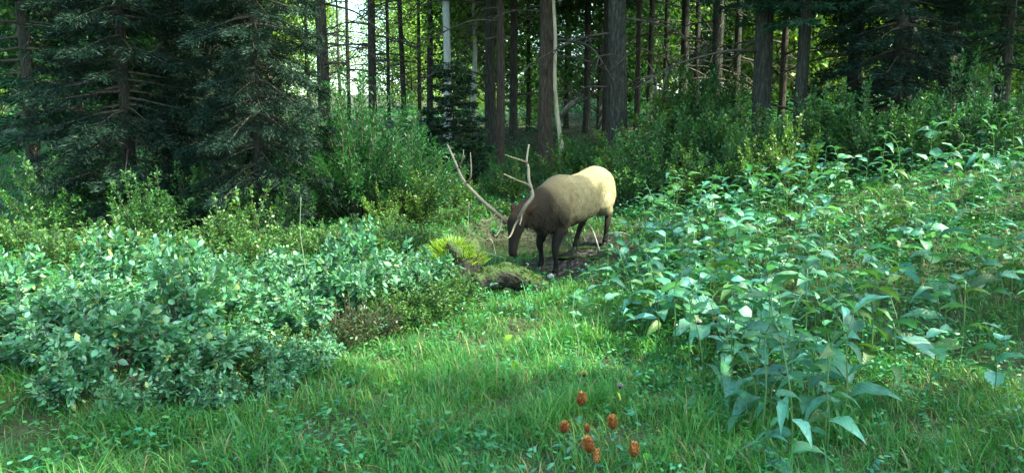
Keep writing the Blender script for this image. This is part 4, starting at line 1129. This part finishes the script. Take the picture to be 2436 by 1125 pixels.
body = MB()
def loft(sections, k=20, sq=2.0):
    """sections: centre (el coords), axis of half-height vector, half-height, half-width (along LD)"""
    V = []
    a = np.linspace(0, 2 * np.pi, k, endpoint=False)
    for (c, hv, hh, hw) in sections:
        c = el(*c); hv = np.asarray(hv, float); H = HD * hv[0] + UP * hv[1]; H /= np.linalg.norm(H)
        ca, sa = np.cos(a), np.sin(a)
        ca = np.sign(ca) * abs(ca) ** (2 / sq); sa = np.sign(sa) * abs(sa) ** (2 / sq)
        V.append(c + H * (hh * ca)[:, None] + LD * (hw * sa)[:, None])
    n = len(V); P = np.concatenate(V + [V[0].mean(0)[None], V[-1].mean(0)[None]])
    qd = [(i * k + j, i * k + (j + 1) % k, (i + 1) * k + (j + 1) % k, (i + 1) * k + j) for i in range(n - 1) for j in range(k)]
    tr = [(n * k, (j + 1) % k, j) for j in range(k)] + [(n * k + 1, (n - 1) * k + j, (n - 1) * k + (j + 1) % k) for j in range(k)]
    body.add(P, tr, qd)
def resample(tab, n):
    tab = np.array(tab, float); d = np.concatenate([[0], np.cumsum(np.linalg.norm(np.diff(tab[:, :2], axis=0), axis=1))])
    t = np.linspace(0, d[-1], n)
    return np.stack([np.interp(t, d, tab[:, j]) for j in range(tab.shape[1])], 1)
# torso: s, top, bottom, half width
torso = [(-0.87, 1.22, 1.0, .06), (-0.84, 1.33, 0.90, .13), (-0.76, 1.42, 0.80, .18), (-0.63, 1.485, 0.76, .225), (-0.46, 1.51, 0.74, .25), (-0.28, 1.475, 0.72, .265),
         (-0.05, 1.415, 0.69, .28), (0.2, 1.39, 0.655, .305), (0.42, 1.405, 0.63, .305), (0.6, 1.42, 0.62, .27), (0.78, 1.385, 0.60, .245), (0.95, 1.30, 0.585, .225), (1.1, 1.2, 0.60, .19), (1.2, 1.1, 0.66, .13)]
loft([((s, 0, (t + b) / 2), (0, 1), (t - b) / 2, w) for s, t, b, w in resample(torso, 26)], 24, 2.15)
# neck (thick, maned) : s, z, half height, half width, tilt
neck = [(0.62, 1.08, .30, .22), (0.88, 1.04, .285, .205), (1.10, 0.985, .26, .185), (1.32, 0.935, .225, .16), (1.50, 0.905, .185, .135), (1.64, 0.89, .145, .115), (1.72, 0.88, .10, .09)]
loft([((s, 0, z), (0.22, 1), hh, w) for s, z, hh, w in resample(neck, 12)], 20)
# head, nearly vertical: s, z, half depth, half width
head = [(1.63, 0.955, .07, .075), (1.68, 0.90, .115, .105), (1.715, 0.82, .135, .115), (1.735, 0.73, .125, .108), (1.755, 0.64, .10, .085), (1.775, 0.55, .08, .066), (1.79, 0.46, .07, .062), (1.795, 0.39, .066, .062), (1.79, 0.345, .045, .045)]
loft([((s, 0, z), (1, 0.28), d, w) for s, z, d, w in resample(head, 18)], 16)
def limb(pts, k=12):
    p = np.array([el(*q_[:3]) for q_ in pts]); rad = np.array([q_[3] for q_ in pts])
    t = np.arange(len(p)); tt = np.linspace(0, len(p) - 1, (len(p) - 1) * 4 + 1)
    pc = catmull(p, 4); tube(body, pc, np.interp(tt, t, rad), k)
hoof_pts = []
def foreleg(s, l, sl):
    g = ground_el(s, l)
    ks = 0.86 * 0.45 + s * 0.55
    limb([(0.74, sl * .15, 1.14, .14), (0.88, sl * .20, .90, .13), (0.80, sl * .165, .70, .105), (ks - 0.03, l * .5 + sl * .075, .56, .075), (ks + .05, l * .75 + sl * .03, g + .40, .056), (s - 0.01, l, g + .26, .036), (s - 0.02, l, g + .13, .042), (s + 0.02, l, g + .06, .045)])
    hoof_pts.append((s, l, g))
foreleg(1.02, 0.20, 1); foreleg(0.90, -0.13, -1)
def hindleg(s, l, sl, hock_s, hock_z, stf):
    g = ground_el(s, l)
    limb([(-0.56, sl * .11, 1.20, .175), (-0.52, sl * .145, 1.02, .17), (stf[0], sl * .19, stf[1], .15), ((stf[0] + hock_s) / 2 - .02, sl * .165, (stf[1] + hock_z) / 2, .088), (hock_s, l * .9, hock_z, .062), (hock_s * .5 + s * .5 + 0.01, l, (hock_z + g + .1) / 2, .04), (s - .02, l, g + .14, .042), (s + .02, l, g + .06, .046)])
    hoof_pts.append((s, l, g))
gL = ground_el(-0.62, .13); gR = ground_el(-0.10, -.13)
hindleg(-0.60, 0.13, 1, -0.72, gL + .53, (-0.38, .88)); hindleg(-0.10, -0.13, -1, -0.36, gR + .52, (-0.28, .84))
# haunch masses
limb([(-0.58, .09, 1.35, .11), (-0.66, .10, 1.26, .125), (-0.70, .115, 1.06, .125), (-0.66, .13, .92, .10)]); limb([(-0.58, -.09, 1.35, .11), (-0.66, -.10, 1.26, .125), (-0.70, -.115, 1.06, .125), (-0.62, -.13, .92, .10)])
limb([(-0.85, 0, 1.25, .035), (-0.89, 0, 1.18, .03), (-0.90, 0, 1.10, .02)], 8)
# ears: cupped, out and back
for sl in (1, -1):
    p0, p1, p2 = el(1.62, sl * .08, .93), el(1.56, sl * .155, 1.0), el(1.48, sl * .21, 1.05)
    pth = catmull([p0, p1, p2], 5)
    tube(body, pth, np.array([.028, .034, .040, .044, .046, .046, .042, .036, .028, .018, .010]), 10)
me = body.mesh('elk_raw', None)
tmp = link('elk_raw', me)
md = tmp.modifiers.new('r', 'REMESH'); md.mode = 'VOXEL'; md.voxel_size = 0.013
md = tmp.modifiers.new('s', 'SMOOTH'); md.factor = 0.5; md.iterations = 5
dg = bpy.context.evaluated_depsgraph_get()
bm_ = bpy.data.meshes.new_from_object(tmp.evaluated_get(dg))
bpy.data.objects.remove(tmp); bpy.data.meshes.remove(me)
bm_.name = 'body'
co = np.zeros(len(bm_.vertices) * 3, np.float32); bm_.vertices.foreach_get('co', co); co = co.reshape(-1, 3).astype(float)
E_ = to_el(co); S, Lt, Zt = E_[:, 0], E_[:, 1], E_[:, 2]
nz = vnoise(S * 4, Zt * 5 + Lt * 4, 2.0, 3)
def mixc(c, w, d): return c * (1 - w[:, None]) + np.array(d) * w[:, None]
col = np.tile(np.array([0.25, 0.205, 0.118]), (len(co), 1))                      # tan coat
col = mixc(col, sm(-0.45, -0.85, S + .05 * nz) * sm(.75, .95, Zt), (0.36, 0.295, 0.17))    # pale rump
col = mixc(col, 1 - sm(.66, .86, Zt + .04 * nz), (0.045, 0.034, 0.024))           # dark belly line
col = mixc(col, sm(0.35, 0.95, S + .07 * nz), (0.165, 0.125, 0.072))
col = mixc(col, sm(0.72, 1.14, S - 0.6 * (Zt - 1.0) + .07 * nz), (0.024, 0.018, 0.013))    # dark neck and mane
col = mixc(col, 1 - sm(.52, .74, Zt + .03 * nz), (0.011, 0.010, 0.009))            # dark legs
thigh = sm(-0.25, -0.42, S) * sm(.72, .82, Zt); col = mixc(col, thigh * 0.35, (0.40, 0.32, 0.2))
hd_ = sm(1.58, 1.68, S); col = mixc(col, hd_, (0.018, 0.014, 0.011))
col = mixc(col, sm(1.52, 1.62, S) * sm(.86, .93, Zt), (0.05, 0.027, 0.016))        # reddish poll and ears
col = mixc(col, hd_ * (1 - sm(.34, .42, Zt)), (0.015, 0.013, 0.012))
col *= (1 + 0.10 * vnoise(S * 9, Zt * 7 + Lt * 6, 2.0, 5))[:, None]
ca = bm_.color_attributes.new('Col', 'FLOAT_COLOR', 'POINT')
ca.data.foreach_set('color', np.concatenate([np.clip(col, .008, .9), np.ones((len(col), 1))], 1).astype(np.float32).ravel())
base_e = np.array([EO[0], EO[1], gzf(EO[0], EO[1])])
bm_.vertices.foreach_set('co', (co - base_e).astype(np.float32).ravel())
bm_.polygons.foreach_set('use_smooth', np.ones(len(bm_.polygons), bool)); bm_.update()
m, nt, b = new_mat('elk_coat')
a_ = nt.nodes.new('ShaderNodeAttribute'); a_.attribute_name = 'Col'
tc = nt.nodes.new('ShaderNodeTexCoord'); mp = nt.nodes.new('ShaderNodeMapping'); mp.inputs['Scale'].default_value = (1, 1, 0.3)
nt.links.new(tc.outputs['Object'], mp.inputs['Vector'])
n1 = noise_node(nt, 60, 5, mp.outputs[0])
hs_ = nt.nodes.new('ShaderNodeMixRGB'); hs_.blend_type = 'MULTIPLY'; hs_.inputs[0].default_value = 0.55
rp = ramp(nt, n1.outputs['Fac'], [(0.3, (0.6, 0.6, 0.6)), (0.7, (1.25, 1.25, 1.25))])
nt.links.new(a_.outputs['Color'], hs_.inputs[1]); nt.links.new(rp.outputs[0], hs_.inputs[2])
nt.links.new(hs_.outputs[0], b.inputs['Base Color']); b.inputs['Roughness'].default_value = 0.75
b.inputs['Specular IOR Level'].default_value = 0.08
b.inputs['Sheen Weight'].default_value = 0.03; b.inputs['Sheen Roughness'].default_value = 0.5
bump(nt, b, n1.outputs['Fac'], 0.35, 0.012)
bm_.materials.clear(); bm_.materials.append(m)
elk = empty('elk', base_e, 'bull elk with large antlers, head lowered to drink at the muddy wallow', 'elk')
bo = link('body', bm_, elk)

# mane of shaggy hair under the neck and over the brisket
rm = np.random.default_rng(14)
cand = np.where((S > 0.75) & (S < 1.6) & (Zt < 1.08 - 0.1 * (S - .8)) & (Zt > .55) & (np.random.default_rng(1).uniform(size=len(S)) < 0.30))[0]
nrm = np.zeros(len(co) * 3, np.float32); bm_.vertices.foreach_get('normal', nrm); nrm = nrm.reshape(-1, 3).astype(float)
P = co[cand] - base_e; N_ = nrm[cand]
D = N_ * 0.45 + np.array([0, 0, -1.0]) - HD * 0.25 + rm.normal(size=(len(cand), 3)) * 0.18
mb = MB(); blades(mb, P - N_ * .004, D, N_ + rm.normal(size=(len(cand), 3)) * .2, rm.uniform(.03, .085, len(cand)), .007, np.clip(col[cand] * rm.uniform(.7, 1.5, (len(cand), 1)), .01, .5))
o = link('mane', mb.mesh('mane', M['petal']), elk); o['kind'] = 'stuff'
# short coat hair over the whole body, lying back and down
rf = np.random.default_rng(15)
cand = np.where((Zt > .45) & (rf.uniform(size=len(S)) < 0.85))[0]
P = co[cand] - base_e; N_ = nrm[cand]
D = N_ * 0.32 - HD * 0.55 + np.array([0, 0, -0.6]) + rf.normal(size=(len(cand), 3)) * 0.22
fl = np.where(S[cand] > 1.6, .012, .024) * rf.uniform(.6, 1.4, len(cand))
cl = col[cand] * (1 + .28 * vnoise(S[cand] * 6, Zt[cand] * 7 + Lt[cand] * 5, 2.6, 2))[:, None]
mb = MB(); blades(mb, P - N_ * .002, D, N_ + rf.normal(size=(len(cand), 3)) * .15, fl, .0055, np.clip(cl * rf.uniform(.72, 1.28, (len(cand), 1)), .008, .6))
o = link('coat', mb.mesh('coat', m), elk); o['kind'] = 'stuff'
# eyes, hooves
m, nt, b = new_mat('elk_eye'); b.inputs['Base Color'].default_value = (.008, .006, .005, 1); b.inputs['Roughness'].default_value = .08
def ball(r_, k=10):
    mb = MB(); uu, vv = np.meshgrid(np.linspace(0, 2 * np.pi, k, endpoint=False), np.linspace(0.05, np.pi - .05, 7))
    V = r_ * np.stack([np.cos(uu) * np.sin(vv), np.sin(uu) * np.sin(vv), np.cos(vv)], -1).reshape(-1, 3)
    mb.add(V, None, [(i * k + j, i * k + (j + 1) % k, (i + 1) * k + (j + 1) % k, (i + 1) * k + j) for i in range(6) for j in range(k)]); return mb
eye = ball(.02).mesh('eye', m)
for sl in (1, -1): link('eye', eye, elk, el(1.755, sl * .098, .775) - base_e)
m, nt, b = new_mat('hoof_horn'); b.inputs['Base Color'].default_value = (.012, .011, .01, 1); b.inputs['Roughness'].default_value = .4
mb = MB()
for sd in (-1, 1):
    V = []
    for z, fwd, bk, w in ((0, .075, -.05, .036), (.03, .068, -.045, .034), (.075, .035, -.035, .028)):
        for ux, uy in ((fwd, .3), (fwd * .6, 1), (bk * .5, 1), (bk, .5), (bk, 0), (fwd * 0.95, 0)):
            V.append((ux, sd * (0.004 + uy * w), z))
    qd = [(i * 6 + j, i * 6 + (j + 1) % 6, (i + 1) * 6 + (j + 1) % 6, (i + 1) * 6 + j) for i in range(2) for j in range(6)]
    mb.add(V, [(12, 12 + j, 13 + j) for j in range(1, 5)], qd)
hoof = mb.mesh('hoof', m, False)
for s, l, g in hoof_pts:
    h = link('hoof', hoof, elk, el(s + .01, l, g - .012) - base_e); h.rotation_euler[2] = math.atan2(HD[1], HD[0])

# antlers: beam with tines
m, nt, b = new_mat('antler_bone')
tc = nt.nodes.new('ShaderNodeTexCoord'); nn = noise_node(nt, 22, 6, tc.outputs['Object'])
av = nt.nodes.new('ShaderNodeAttribute'); av.attribute_name = 'Col'
mxx = nt.nodes.new('ShaderNodeMixRGB'); mxx.blend_type = 'MULTIPLY'; mxx.inputs[0].default_value = .6
rp = ramp(nt, nn.outputs['Fac'], [(.3, (.55, .55, .55)), (.7, (1.2, 1.2, 1.2))])
nt.links.new(av.outputs['Color'], mxx.inputs[1]); nt.links.new(rp.outputs[0], mxx.inputs[2]); nt.links.new(mxx.outputs[0], b.inputs['Base Color'])
b.inputs['Roughness'].default_value = .5; bump(nt, b, nn.outputs['Fac'], .4, .01)
def antler_piece(name, pts, r0, r1, parent, dark0=0.0):
    p = catmull([at(*q_) for q_ in pts], 6) - base_e
    t = np.linspace(0, 1, len(p))
    rad = r0 + (r1 - r0) * t ** 0.9
    cc = np.array([.07, .048, .03])[None] * (1 - t[:, None]) + np.array([.29, .235, .165])[None] * t[:, None]
    if dark0: cc = cc * (1 - dark0 * (1 - t[:, None])) 
    mb = MB(); tube(mb, p, rad, 9, cc); return link(name, mb.mesh(name, m), parent)
ar = antler_piece('antler', [(1204, 530, 9.93), (1196, 521, 9.9), (1175, 502, 9.85), (1150, 480, 9.85), (1105, 432, 9.95), (1085, 390, 10.05), (1065, 345, 10.2)], .040, .011, elk)
for pts, r0 in (([(1193, 520, 9.88), (1191, 540, 9.75), (1186, 553, 9.66), (1177, 563, 9.58)], .016), ([(1180, 507, 9.86), (1170, 519, 9.74), (1158, 525, 9.66), (1143, 523, 9.58)], .015),
                ([(1109, 436, 9.94), (1119, 424, 9.86), (1121, 400, 9.82), (1119, 363, 9.85)], .014), ([(1090, 400, 10.03), (1097, 389, 9.95), (1102, 372, 9.9), (1103, 356, 9.9)], .011)):
    antler_piece('tine', pts, r0 * 1.25, .005, ar)
al = antler_piece('antler', [(1229, 528, 9.9), (1236, 517, 9.87), (1249, 492, 9.86), (1266, 468, 9.92), (1263, 447, 9.98), (1258, 425, 10.04), (1257, 398, 10.1), (1253, 383, 10.13), (1258, 344, 10.2)], .040, .011, elk)
for pts, r0 in (([(1264, 453, 9.97), (1254, 439, 9.86), (1228, 428, 9.72), (1198, 414, 9.62)], .018), ([(1254, 388, 10.11), (1240, 382, 10.0), (1222, 376, 9.93), (1201, 368, 9.87)], .014),
                ([(1234, 521, 9.87), (1224, 538, 9.72), (1216, 558, 9.62), (1208, 566, 9.56), (1198, 560, 9.5)], .016), ([(1241, 508, 9.86), (1240, 522, 9.74), (1236, 535, 9.66)], .014)):
    antler_piece('tine', pts, r0 * 1.25, .005, al)
